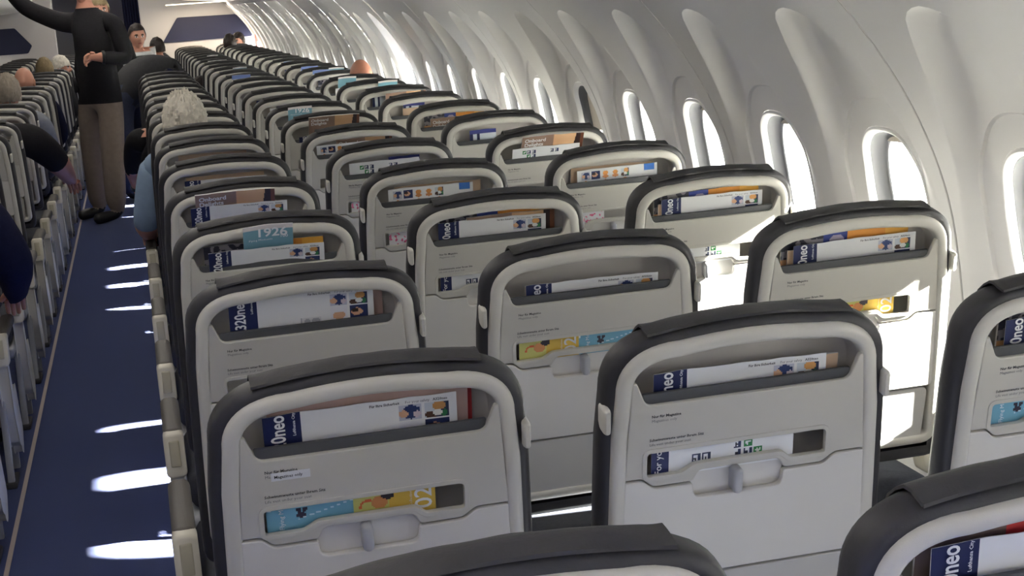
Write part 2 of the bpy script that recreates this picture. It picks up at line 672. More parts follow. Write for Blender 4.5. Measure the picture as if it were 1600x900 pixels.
# cabin lamps: two wash strips on the ceiling
def ceiling_lamp(name, x, y0, y1, power, label):
    o = link(name, box('lamp_diffuser', x - .03, x + .03, y0, y1, 2.09, 2.105, M['lamp'], .006))
    tag(o, label, 'lamp')
    l = bpy.data.lights.new('cabin_wash', 'AREA')
    l.shape = 'RECTANGLE'
    l.size, l.size_y = .3, y1 - y0
    l.energy = power
    l.color = (1.0, .95, .88)
    lo = link('cabin_wash', l, o)
    lo.location = (x, (y0 + y1) / 2, 2.07)
    return o


ceiling_lamp('wash_light', AXIS, -1.0, 10.5, CABIN_LAMP_POWER * .45, 'long ceiling wash light over the nearer half of the aisle')
wl_ = link('entry_light', box('lamp_diffuser', .55, 1.35, 21.2, 21.6, 1.60, 1.612, M['warm'], .005))
tag(wl_, 'warm light panel above the right-hand front bulkhead seats', 'lamp')
l = bpy.data.lights.new('entry_glow', 'AREA')
l.shape = 'RECTANGLE'
l.size, l.size_y = .8, .4
l.energy = 6
l.color = (1.0, .82, .6)
lo = link('entry_glow', l, wl_)
lo.location = (.95, 21.4, 1.59)
ceiling_lamp('wash_light', AXIS, 10.7, 22.0, CABIN_LAMP_POWER * .95, 'long ceiling wash light over the farther half of the aisle')
# bright apron outside, far below the windows
ap = link('apron', box('apron', -60, 60, -40, 70, -4.0, -3.9, M['apron']))
tag(ap, kind='structure')

# ------------------------------------------------------------------ seats
PITCH_Y, SX, XA, Y0R, ZP, TH = .762, .54092, .25483, 1.2102, .93215, radians(12)
BK = Matrix(((1, 0, 0, 0), (0, -sin(TH), -cos(TH), 0), (0, cos(TH), -sin(TH), ZP), (0, 0, 0, 1)))   # (s, t, n) -> seat space


def back_outline(wt, wb, tt, tb, r, rb, crown, seg=12, cexp=.86):
    """counter-clockwise outline of a seat back, half width wt near the top and wb at the foot"""
    pts = []
    # right side going up
    for k in range(5):
        a = radians(-90 + 90 * k / 4)
        pts.append((wb - rb + rb * cos(a), tb + rb + rb * sin(a)))
    m = 6
    for k in range(1, m):
        f = k / m
        t = tb + rb + (tt - r * .8 - tb - rb) * f
        pts.append((wb + (wt + .004 - wb) * f ** 1.5, t))
    for k in range(seg + 1):
        a = pi / 2 * k / seg
        pts.append((wt - r + r * cos(a) ** cexp, tt - crown - r * .8 + r * .8 * sin(a) ** cexp))
    for k in range(1, 8):
        f = k / 8
        x = (wt - r) * (1 - 2 * f)
        pts.append((x, tt - crown * (x / (wt - r)) ** 2))
    left = [(-x, t) for x, t in pts[:5 + m - 1 + seg + 1]][::-1]
    return pts + left


OB = back_outline(.197, .210, .1015, -.42, .092, .03, .007)
OC = back_outline(.214, .226, .117, -.46, .106, .03, .009)


def lofted(name, outline, seq, m, c0=False, c1=False, xf=BK):
    rings = [[(x, t, n) for x, t in inset(outline, d)] for d, n in seq]
    v, f = loft(rings, c0, c1)
    return mesh(name, v, f, m, xf=xf)


PARTS = {}
PARTS['backrest'] = lofted('backrest', OC, [(.03, -.006), (.014, -.004), (.005, -.007), (.001, -.013), (.0, -.022), (0, -.036), (.006, -.050), (.02, -.062), (.05, -.075), (.10, -.082)], M['leather'], False, True)
PARTS['shell_frame'] = lofted('shell_frame', OB, [(0, -.022), (-.001, -.005), (.001, .0005), (.0045, .0036), (.010, .0048), (.0165, .0046), (.0205, .0028), (.0232, -.002), (.0242, -.012)], M['shell'])
PARTS['pocket_back'] = lofted('pocket_back', OB, [(.0228, -.008), (.0238, -.024), (.0295, -.038), (.046, -.0435)], M['pocket'], False, True)

slot = round_poly([(-.152, -.0725), (.122, -.0725), (.122, -.111), (.068, -.111), (.054, -.0985), (-.08, -.0985), (-.100, -.110), (-.152, -.110)], [.006, .008, .004, .004, .006, .006, .004, .004])
pan = round_poly([(-.1855, -.112), (-.158, -.112), (-.143, -.127), (-.082, -.127), (-.073, -.1105), (.050, -.1105), (.059, -.127), (.118, -.127), (.138, -.113), (.1845, -.113), (.1745, .040), (.168, .040), (.1535, .003), (-.1535, .003), (-.168, .040), (-.1745, .040)],
                 [0, .006, .006, .005, .007, .007, .005, .006, .006, 0, .004, .004, .010, .010, .004, .004])
PARTS['back_panel'] = plate('back_panel', [pan, slot], -.002, .0045, .002, M['panel'], BK)
slot2 = inset(slot, -.009)
# raised surround of the leaflet slot
PARTS['slot_frame'] = plate('slot_frame', [inset(slot[::1], .0085)[::1] if False else [(x * 1.0, t) for x, t in inset(slot, .007 * (1 if sum((slot[i - 1][0] * slot[i][1] - slot[i][0] * slot[i - 1][1]) for i in range(len(slot))) < 0 else -1))], slot], .0025, .0012, .0008, M['panel'], BK)
PARTS['pocket_lip'] = plate('pocket_lip', [round_poly([(-.153, -.004), (.153, -.004), (.158, .0185), (-.158, .0185)], [.003, .003, .003, .003])], -.0065, .003, .0012, M['lip'], BK)
tray = round_poly([(-.185, -.1155), (-.1575, -.1155), (-.142, -.1305), (-.082, -.1305), (-.080, -.155), (.056, -.155), (.058, -.1305), (.119, -.1305), (.1385, -.1165), (.184, -.1165), (.190, -.283), (-.191, -.283)],
                  [0, .006, .006, .004, .012, .012, .004, .006, .006, 0, .012, .012])
PARTS['tray_table'] = plate('tray_table', [tray], -.002, .0055, .002, M['tray'], BK)
PARTS['latch_plate'] = plate('latch_plate', [rrect(.072, .028, .008, 4, -.012, -.133)], -.0095, .0015, .0005, M['tray'], BK)
lr = [[(x, t, n) for x, t in rrect(.0078 - d, .0205 - d, .0072 - d * .9, 4, -.015, -.134)] for d, n in ((0, -.008), (0, .008), (.0015, .0115), (.004, .013))]
v, f = loft(lr, False, True)
PARTS['tray_latch'] = mesh('tray_latch', v, f, M['latch'], xf=BK)
PARTS['lower_shell'] = plate('lower_shell', [round_poly([(-.182, -.288), (.182, -.288), (.176, -.405), (-.176, -.405)], .015)], -.004, .005, .002, M['lower'], BK)


def clip_mesh(sg):
    r_ = []
    for d, n in ((0, -.02), (0, .002), (.001, .007), (.003, .009)):
        r_.append([(x, t, n) for x, t in rrect(.0055 - d, .020 - d, .005 - d, 3, sg * .212, -.012)])
    v, f = loft(r_, True, True)
    return mesh('coat_hook', v, f, M['shell'], xf=BK)


PARTS['coat_hook_l'], PARTS['coat_hook_r'] = clip_mesh(-1), clip_mesh(1)


def cover_mesh(seed):
    g = random.Random(seed)
    prof = [(-.0075, .1180), (-.0095, .1210), (-.017, .1230), (-.027, .1235), (-.040, .1218), (-.054, .115), (-.068, .100), (-.082, .066), (-.088, .01), (-.089, -.05)]
    ns = 36
    ph = g.uniform(0, 6)
    v = []
    for off in (0, 1):
        for k in range(ns + 1):
            s = -.153 + .306 * k / ns
            e = (abs(s) / .153) ** 10
            for i, (n, t) in enumerate(prof):
                w = .0016 * noise.noise((s * 26 + ph, i * .8, 0)) + (.0012 * sin(s * 60 + ph) if i < 2 else 0)
                tt = t - .0135 * (s / .15) ** 2 + w + (.0035 * e if i < 5 else 0)
                nn = n + (w * 1.5 + .002 + .005 * e if i < 2 else 0)
                if off:
                    # inner side
                    if i == 0:
                        nn -= .004
                    elif i < 6:
                        tt -= .004
                        nn -= .002 if i < 3 else 0
                    else:
                        nn += .004
                v.append((s, tt, nn))
    P_ = len(prof)
    A = (ns + 1) * P_
    f = []
    for k in range(ns):
        for i in range(P_ - 1):
            a = k * P_ + i
            f.append((a, a + 1, a + P_ + 1, a + P_))
            f.append((A + a, A + a + P_, A + a + P_ + 1, A + a + 1))
        a = k * P_
        f.append((a, a + P_, A + a + P_, A + a))
        a = k * P_ + P_ - 1
        f.append((a, A + a, A + a + P_, a + P_))
    for i in range(P_ - 1):
        f.append((i, A + i, A + i + 1, i + 1))
        a = ns * P_ + i
        f.append((a, a + 1, A + a + 1, A + a))
    return mesh('headrest_cover', v, f, M['cover'], xf=BK)


COVERS = [cover_mesh(s) for s in range(5)]
PARTS['seat_cushion'] = box('seat_cushion', -.236, .236, .13, .60, .335, .43, M['cushion'], .035, 4)
PARTS['seat_pan'] = box('seat_pan', -.24, .24, .10, .55, .295, .335, M['strut'], .012)
LETTER = text_mesh([
    ('Nur für Magazine', .0062, -.146, -.0165, 0, M['ink'], .00012),
    ('Magazines only', .0062, -.146, -.0235, 0, M['inkgrey'], 0),
    ('Schwimmweste unter Ihrem Sitz', .0062, -.149, -.0535, 0, M['ink'], .00012),
    ('Life vest under your seat', .0062, -.149, -.0605, 0, M['inkgrey'], 0)])
LETTER.transform(BK @ Matrix.Translation((0, 0, .0029)))


def armrest_meshes():
    pad = box('pad', -.024, .024, .245, .60, .478, .518, M['pad'], .016, 4)
    # rear cap: rounded block leaning back
    rings = []
    for d, y in ((.006, .0), (.0015, .003), (0, .009), (0, .05), (.004, .06)):
        rings.append([(x, .195 + y + (z - .43) * .25, z) for x, z in rrect(.025 - d, .052 - d, .012, 4, 0, .462)])
    v, f = loft(rings, True, True)
    cap = mesh('end_cap', v, f, M['cap'])
    rings = []
    for d, y in ((0, -.001), (.001, -.0035), (.003, -.0045)):
        rings.append([(x, .195 + y + (z - .43) * .25, z) for x, z in rrect(.0125 - d, .031 - d, .003, 3, 0, .468)])
    v, f = loft(rings, False, True)
    ins = mesh('cap_inset', v, f, M['capdark'])
    # body below the cap: curved arm going down to the frame
    pr = [(.205, .425), (.235, .43), (.30, .20), (.36, .12), (.34, .10), (.27, .13), (.215, .26)]
    pr = round_poly(pr, .02)
    v, f = loft([[(x, y, z) for y, z in inset(pr, d)] for x, d in ((-.018, .005), (-.015, .0), (.015, 0), (.018, .005))], True, True)
    arm = mesh('arm_support', v, f, M['shell'])
    pr = round_poly([(.30, .29), (.40, .31), (.47, .13), (.40, .06), (.35, .08)], .02)
    v, f = loft([[(x, y, z) for y, z in inset(pr, d)] for x, d in ((-.014, .004), (-.011, 0), (.011, 0), (.014, .004))], True, True)
    spr = mesh('side_shroud', v, f, M['cap'])
    return pad, cap, ins, arm, spr


A_PAD, A_CAP, A_INS, A_ARM, A_SPR = armrest_meshes()


def leg_mesh():
    v, f = loft([[(x + dx, y + dy, z) for x, y in rrect(.011, .014, .004, 2)] for (dx, dy, z) in ((0, .23, .31), (0, .20, .12), (0, .184, .03), (0, .184, .0))], True, True)
    return mesh('leg', v, f, M['strut'])


LEG = leg_mesh()
FOOT = box('foot', -.018, .018, .16, .30, 0, .022, M['darkgrey'], .006)
LEGF = leg_mesh()
LEGF.transform(Matrix.Translation((0, .24, 0)))
BEAM = box('cross_tube', -.25, .25, .24, .275, .265, .30, M['strut'], .014)

ORD = ['nearest', 'first', 'second', 'third', 'fourth', 'fifth', 'sixth', 'seventh', 'eighth', 'ninth', 'tenth', 'eleventh', 'twelfth', 'thirteenth', 'fourteenth', 'fifteenth', 'sixteenth',
       'seventeenth', 'eighteenth', 'nineteenth', 'twentieth', 'twenty-first', 'twenty-second', 'twenty-third', 'twenty-fourth', 'twenty-fifth', 'twenty-sixth', 'twenty-seventh']
COLN = {'A': 'aisle', 'M': 'middle', 'W': 'window'}
SEATS = {}
CONTENT = {}


def seat_phrase(block, col, r):
    side = 'right' if block == 'R' else 'left'
    if block == 'R' and r == 0:
        return '%s seat cut off by the bottom edge' % COLN[col]
    return '%s seat in the %s full row of the %s block' % (COLN[col], ORD[r], side)


def seat(block, col, r, detail):
    if block == 'R':
        x = XA + {'A': 0, 'M': 1, 'W': 2}[col] * SX
    else:
        x = 2 * AXIS - XA - {'A': 0, 'M': 1, 'W': 2}[col] * SX
    root = link('aircraft_seat')
    root.location = (x, Y0R + r * PITCH_Y, 0)
    root.rotation_euler = (radians(rng.uniform(-.35, .35)), 0, 0)
    extra = CONTENT.get((block, col, r))
    lab = seat_phrase(block, col, r)
    if extra:
        lab += ', ' + extra
    else:
        lab = 'grey-shelled ' + lab
    tag(root, lab, 'seat', 'aircraft seats %s of the aisle' % ('right' if block == 'R' else 'left'))
    for nm in ('backrest', 'shell_frame', 'pocket_back', 'back_panel', 'pocket_lip', 'tray_table', 'lower_shell', 'seat_cushion', 'seat_pan'):
        o = link(nm, PARTS[nm], root)
        if nm == 'tray_table' and r <= 12:
            link('tray_latch', PARTS['tray_latch'], o)
            link('latch_plate', PARTS['latch_plate'], o)
        if nm == 'back_panel' and r <= 12:
            link('slot_frame', PARTS['slot_frame'], o)
            if detail:
                tag(link('lettering', LETTER, o), kind='stuff')
    link('headrest_cover', COVERS[(r * 3 + ord(col)) % 5], root)
    if r <= 12:
        if col == 'M':
            link('coat_hook', PARTS['coat_hook_l'], root)
        link('hinge_bracket', PARTS['coat_hook_r'], root)
    sg = 1 if block == 'R' else -1
    arms = [-sg * SX / 2]
    if col == 'W':
        arms.append(sg * SX / 2)
    for k, ax in enumerate(arms):
        a = link('armrest', A_PAD, root)
        a.location = (ax + (.012 * sg if (col == 'A' and k == 0) else 0), 0, 0)
        c = link('end_cap', A_CAP, a)
        if col == 'A':
            link('cap_inset', A_INS, a)
            link('arm_support', A_ARM, a)
            link('side_shroud', A_SPR, a)
    if col in 'AW':
        lx = -sg * (SX / 2 - .03) if col == 'A' else sg * .1
        for me in (LEG, LEGF):
            l = link('leg', me, root)
            l.location = (lx, 0, 0)
        fo = link('foot', FOOT, root)
        fo.location = (lx, 0, 0)
    link('cross_tube', BEAM, root)
    SEATS[(block, col, r)] = root
    return root


CONTENT.update({
    ('R', 'A', 1): 'pink magazine in pocket', ('R', 'M', 1): 'card sunk low in pocket', ('R', 'W', 1): 'cropped by the right edge',
    ('R', 'A', 2): 'blank white paper in pocket', ('R', 'W', 2): 'lit by hard sunlight', ('R', 'A', 3): 'blue leaflet above pocket',
    ('R', 'A', 4): 'brown brochure above pocket', ('R', 'M', 5): 'green-icon card in pocket', ('R', 'W', 5): 'brown brochure above card',
})
NROW = 27
for r in range(0, NROW):
    for c in 'AMW':
        if r == 0 and c == 'W':
            continue
        seat('R', c, r, r <= 5)
for r in range(4, NROW):
    seat('L', 'A', r, False)
for r in range(16, NROW):
    seat('L', 'M', r, False)
for r in range(23, NROW):
    seat('L', 'W', r, False)

# ------------------------------------------------------------------ printed matter
WHITE = rgb(236, 237, 236)
NAVY = rgb(34, 42, 84)


def blob(u, v, cu, cv, ru, rv):
    return ((u - cu) / ru) ** 2 + ((v - cv) / rv) ** 2 < 1


def photo(u, v, sx, sy, w, h, kind):
    """small printed picture: u,v in metres; returns colour or None"""
    a, b = (u - sx) / w, (v - sy) / h
    if not (0 <= a <= 1 and 0 <= b <= 1):
        return None
    skin = rgb(222, 176, 140)
    k = kind % 6
    if k == 0:
        c = rgb(196, 198, 210)
        if blob(a, b, .55, .5, .4, .42): c = rgb(52, 66, 112)
        if blob(a, b, .22, .42, .2, .22): c = skin
        if blob(a, b, .8, .35, .16, .2): c = rgb(214, 200, 206)
        return c
    if k == 1:
        c = rgb(206, 214, 220)
        if a > .45: c = rgb(58, 66, 92)
        if blob(a, b, .62, .7, .3, .26): c = rgb(206, 152, 92)
        if blob(a, b, .25, .2, .25, .2): c = rgb(88, 62, 50)
        if blob(a, b, .85, .25, .14, .2): c = rgb(60, 130, 84)
        if blob(a, b, .55, .3, .2, .18): c = rgb(236, 236, 232)
        return c
    if k == 2:
        c = rgb(232, 232, 236)
        if blob(a, b, .5, .3, .36, .3): c = skin
        return c
    if k == 3:
        c = rgb(46, 56, 98)
        if blob(a, b, .4, .5, .34, .3): c = rgb(216, 168, 136)
        if blob(a, b, .3, .62, .2, .16): c = rgb(60, 44, 40)
        return c
    if k == 4:
        c = rgb(236, 236, 236)
        if blob(a, b, .5, .62, .3, .3): c = rgb(216, 150, 84)
        if blob(a, b, .5, .2, .36, .2): c = rgb(206, 140, 90)
        return c
    c = rgb(86, 140, 206)
    if blob(a, b, .5, .5, .28, .28): c = rgb(236, 240, 246)
    return c


def icon(u, v, sx, sy, w, h, green):
    a, b = (u - sx) / w, (v - sy) / h
    if not (0 <= a <= 1 and 0 <= b <= 1):
        return None
    if green:
        return rgb(236, 240, 236) if (blob(a, b, .4, .45, .2, .25) or blob(a, b, .7, .6, .12, .18)) else rgb(44, 132, 72)
    if a < .12 or a > .88 or b < .12 or b > .88:
        return rgb(58, 66, 92)
    if a > .62:
        return rgb(48, 58, 96)
    return rgb(58, 60, 72) if blob(a, b, .36, .4, .16, .2) else rgb(238, 240, 242)


def art(kind, u, v, W, H):
    """u from left edge, v from bottom edge in metres"""
    if kind == 'safety':
        if u < .050:
            return NAVY
        c = WHITE
        for (sx, sy, k) in ((.182, H - .034, 0), (.218, H - .034, 1), (.182, H - .060, 2), (.218, H - .060, 3)):
            q = photo(u, v, sx, sy, .032, .024, k)
            if q: c = q
        if .128 < u < .166 and H - .075 < v < H - .050:
            c = rgb(176, 178, 184) if (blob(u, v, .14, H - .06, .006, .008) or blob(u, v, .155, H - .058, .008, .006) or v > H - .0515 or u < .1295) else rgb(222, 222, 222)
        return c
    if kind == 'photos':
        c = WHITE
        for i, k in enumerate((0, 3, 4, 4, 1)):
            q = photo(u, v, .014 + i * .030, H - .030, .026, .024, k)
            if q: c = q
            q = photo(u, v, .014 + i * .030, H - .056, .026, .024, 2 if i % 2 else 4)
            if q: c = q
        if .205 < u < .236 and v > H - .02:
            c = rgb(70, 120, 196)
        return c
    if kind == 'icons':
        c = WHITE
        for (i, j, g) in ((1, 0, 1), (2, 0, 0), (3, 0, 0), (2, 1, 1), (3, 1, 0), (7, 0, 0), (8, 0, 0)):
            q = icon(u, v, .020 + i * .016, H - .024 - j * .016, .013, .013, g)
            if q: c = q
        if v < H - .040 and .02 < u < .05 and v > H - .052:
            c = rgb(186, 160, 90)
        return c
    if kind == 'orange':
        if v < H - .048:
            return rgb(60, 54, 60) if u > .05 else rgb(222, 168, 118)
        f = u / W
        if f < .33:
            n_ = noise.noise((u * 60, v * 60, 3))
            return rgb(60, 60, 72) if n_ > 0 else rgb(150, 146, 150)
        if f < .52:
            return rgb(200, 190, 210) if blob(u, v, W * .44, H - .022, .016, .014) else rgb(62, 76, 152)
        return rgb(228, 156, 70) if f < .82 else rgb(240, 182, 82)
    if kind == 'brown':
        f = u / W
        g = .5 + .5 * noise.noise((u * 16, v * 22, 1))
        if f > .80 + .08 * (v / H):
            return rgb(48, 34, 34) if f < .95 else rgb(108, 66, 46)
        if f > .52:
            return tuple(a + (b - a) * g for a, b in zip(rgb(196, 152, 112), rgb(226, 190, 150)))
        return tuple(a + (b - a) * g for a, b in zip(rgb(136, 112, 98), rgb(168, 140, 120)))
    if kind == 'pink':
        g = smooth01(u / W)
        return tuple(a + (b - a) * g for a, b in zip(rgb(172, 144, 132), rgb(198, 168, 156)))
    if kind == 'red':
        return rgb(196, 66, 66) if u / W > .35 else rgb(120, 104, 98)
    if kind == 'white':
        return rgb(232, 228, 220)
    if kind == 'beige':
        return rgb(206, 178, 150) if v > H * .5 else rgb(120, 88, 72)
    if kind == 'leaf1926':
        if v > H - .014:
            return rgb(226, 218, 214)
        return rgb(120, 164, 178)
    if kind == 'flying':
        c = rgb(122, 178, 200)
        if abs((v - .5 * H) - .25 * (u - .6 * W) + .001) < .0006 and u > .35 * W: c = rgb(206, 228, 238)
        if blob(u, v, .40 * W, H * .46, .007, .004) or blob(u, v, .37 * W, H * .62, .003, .004) or blob(u, v, .44 * W, H * .62, .004, .003): c = rgb(62, 56, 70)
        if u < .007 and v > H * .7: c = rgb(240, 244, 246)
        return c
    if kind == 'yellow':
        c = rgb(226, 190, 84)
        if u < W * .45:
            c = rgb(208, 206, 120)
        d = sqrt((u - .2 * W) ** 2 + (v - .4 * H) ** 2)
        if .008 < d < .0115 and v > .35 * H: c = rgb(222, 112, 66)
        if blob(u, v, .34 * W, .5 * H, .012, .009): c = rgb(214, 146, 92)
        if blob(u, v, .44 * W, .7 * H, .009, .007): c = rgb(52, 46, 54)
        return c
    if kind == 'foryou':
        if u < .026:
            return rgb(34, 42, 88)
        c = WHITE
        for (px, py, g) in ((.062, .016, 0), (.078, .016, 0), (.125, .030, 0), (.141, .030, 1), (.125, .015, 0), (.141, .015, 0), (.157, .015, 1)):
            q = icon(u, v, px, py, .0125, .0125, g)
            if q: c = q
        return c
    if kind == 'pinkleaf':
        return rgb(226, 110, 150) if noise.noise((u * 120, v * 120, 5)) > .25 else rgb(240, 238, 240)
    if kind == 'navywhite':
        if v > H - .016:
            return rgb(60, 66, 130)
        return NAVY if u < .04 and int(u / .014) % 2 == 0 else rgb(226, 234, 240)
    if kind == 'bright':
        return rgb(120, 140, 196) if v > H * .7 else rgb(236, 226, 208)
    return WHITE


def sheet(kind, W, H, thick=.0015, wave=.0006, bow=.004, cell=.0022, seed=0):
    nu, nv = max(8, int(W / cell)), max(4, int(H / cell))
    g = random.Random(seed)
    ph = g.uniform(0, 9)
    verts, faces, cols = [], [], []

    def off(u, v):
        return bow * (2 * u / W - 1) ** 2 - .0 + wave * 2 * noise.noise((u * 18, v * 9, ph)) * (v / H)
    for j in range(nv + 1):
        for i in range(nu + 1):
            u, v = W * i / nu, H * j / nv
            vv = v + (wave * 2.2 * noise.noise((u * 24 + ph, 0, 2)) if j == nv else 0)
            verts.append((u - W / 2, vv, off(u, v)))
    nfront = len(verts)
    for j in range(nv):
        for i in range(nu):
            a = j * (nu + 1) + i
            faces.append((a, a + 1, a + nu + 2, a + nu + 1))
            cols.append(art(kind, W * (i + .5) / nu, H * (j + .5) / nv, W, H))
    # edge band and back
    rim = [i for i in range(nu + 1)] + [j * (nu + 1) + nu for j in range(1, nv + 1)] + [nv * (nu + 1) + i for i in range(nu - 1, -1, -1)] + [j * (nu + 1) for j in range(nv - 1, 0, -1)]
    base = len(verts)
    for k in rim:
        x, y, z = verts[k]
        verts.append((x, y, z - thick))
    n = len(rim)
    edge = rgb(228, 226, 222)
    for k in range(n):
        a, b = rim[k], rim[(k + 1) % n]
        faces.append((b, a, base + k, base + (k + 1) % n))
        cols.append(edge)
    # back face as strips between bottom and top rows
    for i in range(nu):
        b0, b1 = base + i, base + i + 1
        top = nu + nv
        t0 = base + top + nu - i
        t1 = base + top + nu - i - 1
        if i == nu - 1:
            t1 = base + nu + nv
        faces.append((b1, b0, t0 % len(verts) if t0 < len(verts) else base + 0, t1))
        cols.append(edge)
    me = bpy.data.meshes.new('sheet_' + kind)
    me.from_pydata(verts, [], faces)
    ca = me.color_attributes.new('Col', 'FLOAT_COLOR', 'CORNER')
    data = []
    for p in me.polygons:
        c = cols[p.index]
        data += [c[0], c[1], c[2], 1.0] * p.loop_total
    ca.data.foreach_set('color', data)
    me.materials.append(M['paper'])
    return me


SHEETS = {}
SIZES = {'safety': (.262, .115), 'photos': (.245, .11), 'icons': (.235, .10), 'orange': (.272, .13), 'brown': (.215, .14), 'pink': (.272, .14), 'red': (.272, .145),
         'white': (.175, .13), 'beige': (.25, .11), 'leaf1926': (.112, .13), 'flying': (.118, .050), 'yellow': (.118, .050), 'foryou': (.218, .052), 'pinkleaf': (.10, .05),
         'navywhite': (.105, .12), 'bright': (.13, .12)}
THICK = {'orange': .004, 'brown': .004, 'pink': .003, 'red': .003, 'beige': .003}
TEXTS = {
    'safety': [('A320neo', .0275, -.131 + .0285, .0420, pi / 2, M['white_ink'], .0006), ('Lufthansa City', .0058, -.131 + .0430, .083, pi / 2, M['white_ink'], .0001),
               ('Für Ihre Sicherheit', .0054, .012, .115 - .008, 0, M['ink'], .0001), ('For your safety', .0054, .0605, .115 - .008, 0, M['inkgrey'], 0), ('A320neo', .0054, .0985, .115 - .008, 0, M['ink'], .0001)],
    'brown': [('Onboard', .020, -.098, .14 - .024, 0, M['white_ink'], .0005), ('Delights', .020, -.098, .14 - .042, 0, M['white_ink'], .0005)],
    'leaf1926': [('1926', .036, -.028, .13 - .034, 0, M['white_ink'], .0008), ('Flying Moments', .0085, -.044, .13 - .046, 0, M['white_ink'], 0), ('100', .0125, .026, .13 - .040, 0, M['white_ink'], .0001)],
    'flying': [('Flying Moments', .0095, -.036, .004, pi / 2, M['white_ink'], 0)],
    'yellow': [('02', .034, .053, .006, pi / 2, M['white_ink'], .0004), ('Collection', .006, .026, .012, pi / 2, M['white_ink'], 0)],
    'foryou': [('For you', .0145, -.094, .004, pi / 2, M['white_ink'], .0002)],
    'navywhite': [('neo', .020, -.030, .06, pi / 2, M['white_ink'], .0003)],
}
NICE = {'safety': ('safety_card', 'white safety card with navy end band', 'card'), 'photos': ('safety_card', 'white safety card showing a row of small pictures', 'card'),
        'icons': ('safety_card', 'white card with green and black icons', 'card'), 'orange': ('magazine', 'magazine with blue and orange cover', 'magazine'),
        'brown': ('brochure', 'brown food brochure with white title', 'brochure'), 'pink': ('magazine', 'dusty pink magazine', 'magazine'), 'red': ('magazine', 'red-edged magazine', 'magazine'),
        'white': ('paper_sheet', 'blank cream paper sheet', 'paper'), 'beige': ('magazine', 'beige and brown magazine', 'magazine'), 'leaf1926': ('leaflet', 'pale blue anniversary leaflet', 'leaflet'),
        'flying': ('leaflet', 'sky-blue slot leaflet', 'leaflet'), 'yellow': ('leaflet', 'yellow slot leaflet', 'leaflet'), 'foryou': ('leaflet', 'white icon card with navy end in slot', 'leaflet'),
        'pinkleaf': ('leaflet', 'pink and white slot leaflet', 'leaflet'), 'navywhite': ('leaflet', 'navy and white leaflet', 'leaflet'), 'bright': ('leaflet', 'blue-topped cream leaflet', 'leaflet')}
TXT = {}


def put(kind, seat_key, s, top, n, tilt=0, lean=0, text=True):
    """a printed item in a seat's pocket: s = centre, top = height of its upper edge above the lip"""
    if seat_key not in SEATS:
        return
    r = seat_key[2]
    far = r > 9
    key = (kind, far, r % 3 if not far else 0)
    if key not in SHEETS:
        W, H = SIZES[kind]
        slotk = kind in ('flying', 'yellow', 'foryou', 'pinkleaf')
        SHEETS[key] = sheet(kind, W, H, THICK.get(kind, .0012), .0008 if not slotk else .0001, .003 if not slotk else .0, .0022 if not far else .006, key[2] * 7 + len(kind))
    W, H = SIZES[kind]
    nm, lab, cat = NICE[kind]
    o = link(nm, SHEETS[key])
    ph = seat_phrase(*seat_key).replace(' in the ', ', ').replace(' full row of the ', ' row, ')
    tag(o, '%s, %s' % (lab, ph), cat, 'printed matter in the seat pockets')
    o.matrix_world = Matrix.Translation(SEATS[seat_key].location) @ BK @ Matrix.Translation((s, top - H, n)) @ Matrix.Rotation(tilt, 4, 'Z') @ Matrix.Rotation(lean, 4, 'X')
    if text and kind in TEXTS and r <= 8:
        if kind not in TXT:
            TXT[kind] = text_mesh(TEXTS[kind], 'lettering', 3, .72 if kind == 'safety' else 1)
            # sit just proud of the bowed sheet
            W_ = SIZES[kind][0]
            for vtx in TXT[kind].vertices:
                vtx.co.z += .0012 + (.003 * (2 * vtx.co.x / W_) ** 2 if kind not in ('flying', 'yellow', 'foryou') else 0)
        tag(link('lettering', TXT[kind], o), kind='stuff')
    return o


R = 'R'
BK_N, MID_N, FR_N = -.034, -.027, -.0185     # depths in the pocket: back, middle, front
def P(col, r, kinds):
    high = any(k[2] > .075 and k[0] not in ('pink', 'red', 'white', 'safety') for k in kinds)
    for (kind, s, top, n) in kinds:
        lean = -.04 if n == FR_N else 0
        H = SIZES[kind][1]
        if top > .085:                       # stands out of the pocket and leans over the rim of the seat back
            lean = .406
            tb = top - H * cos(lean)
            n = -.0277 + .43 * tb
            top = tb + H
        elif high and n == FR_N:
            lean = .216
            tb = top - H * cos(lean)
            n = -.0120 + .22 * tb
            top = tb + H
        put(kind, (R, col, r), s, top, n, rng.uniform(-.012, .012), lean)


P('M', 0, [('red', -.005, .062, BK_N), ('safety', .0, .052, FR_N)])
P('A', 0, [('safety', -.005, .05, FR_N)])
P('A', 1, [('red', .008, .072, BK_N), ('pink', .0, .066, MID_N), ('safety', -.010, .055, FR_N)])
P('M', 1, [('beige', .018, .036, MID_N), ('safety', -.008, .040, FR_N)])
P('W', 1, [('orange', .0, .062, BK_N), ('safety', .0, .052, FR_N)])
P('A', 2, [('pink', .008, .080, BK_N), ('white', -.045, .079, MID_N), ('safety', -.006, .074, FR_N)])
P('M', 2, [('beige', -.002, .030, MID_N), ('safety', .004, .033, FR_N)])
P('W', 2, [('orange', -.012, .068, BK_N), ('beige', -.012, .040, MID_N), ('safety', .006, .052, FR_N)])
P('A', 3, [('leaf1926', .002, .112, BK_N), ('orange', -.008, .056, MID_N), ('safety', -.004, .050, FR_N)])
P('M', 3, [('orange', .0, .066, BK_N), ('brown', .035, .060, MID_N), ('safety', -.012, .054, FR_N)])
P('W', 3, [('orange', -.008, .064, BK_N), ('beige', -.01, .042, MID_N), ('safety', .002, .054, FR_N)])
P('A', 4, [('brown', -.02, .104, BK_N), ('safety', -.012, .062, FR_N)])
P('M', 4, [('beige', .01, .052, BK_N), ('photos', -.012, .050, FR_N)])
P('W', 4, [('beige', -.01, .054, BK_N), ('photos', .004, .050, FR_N)])
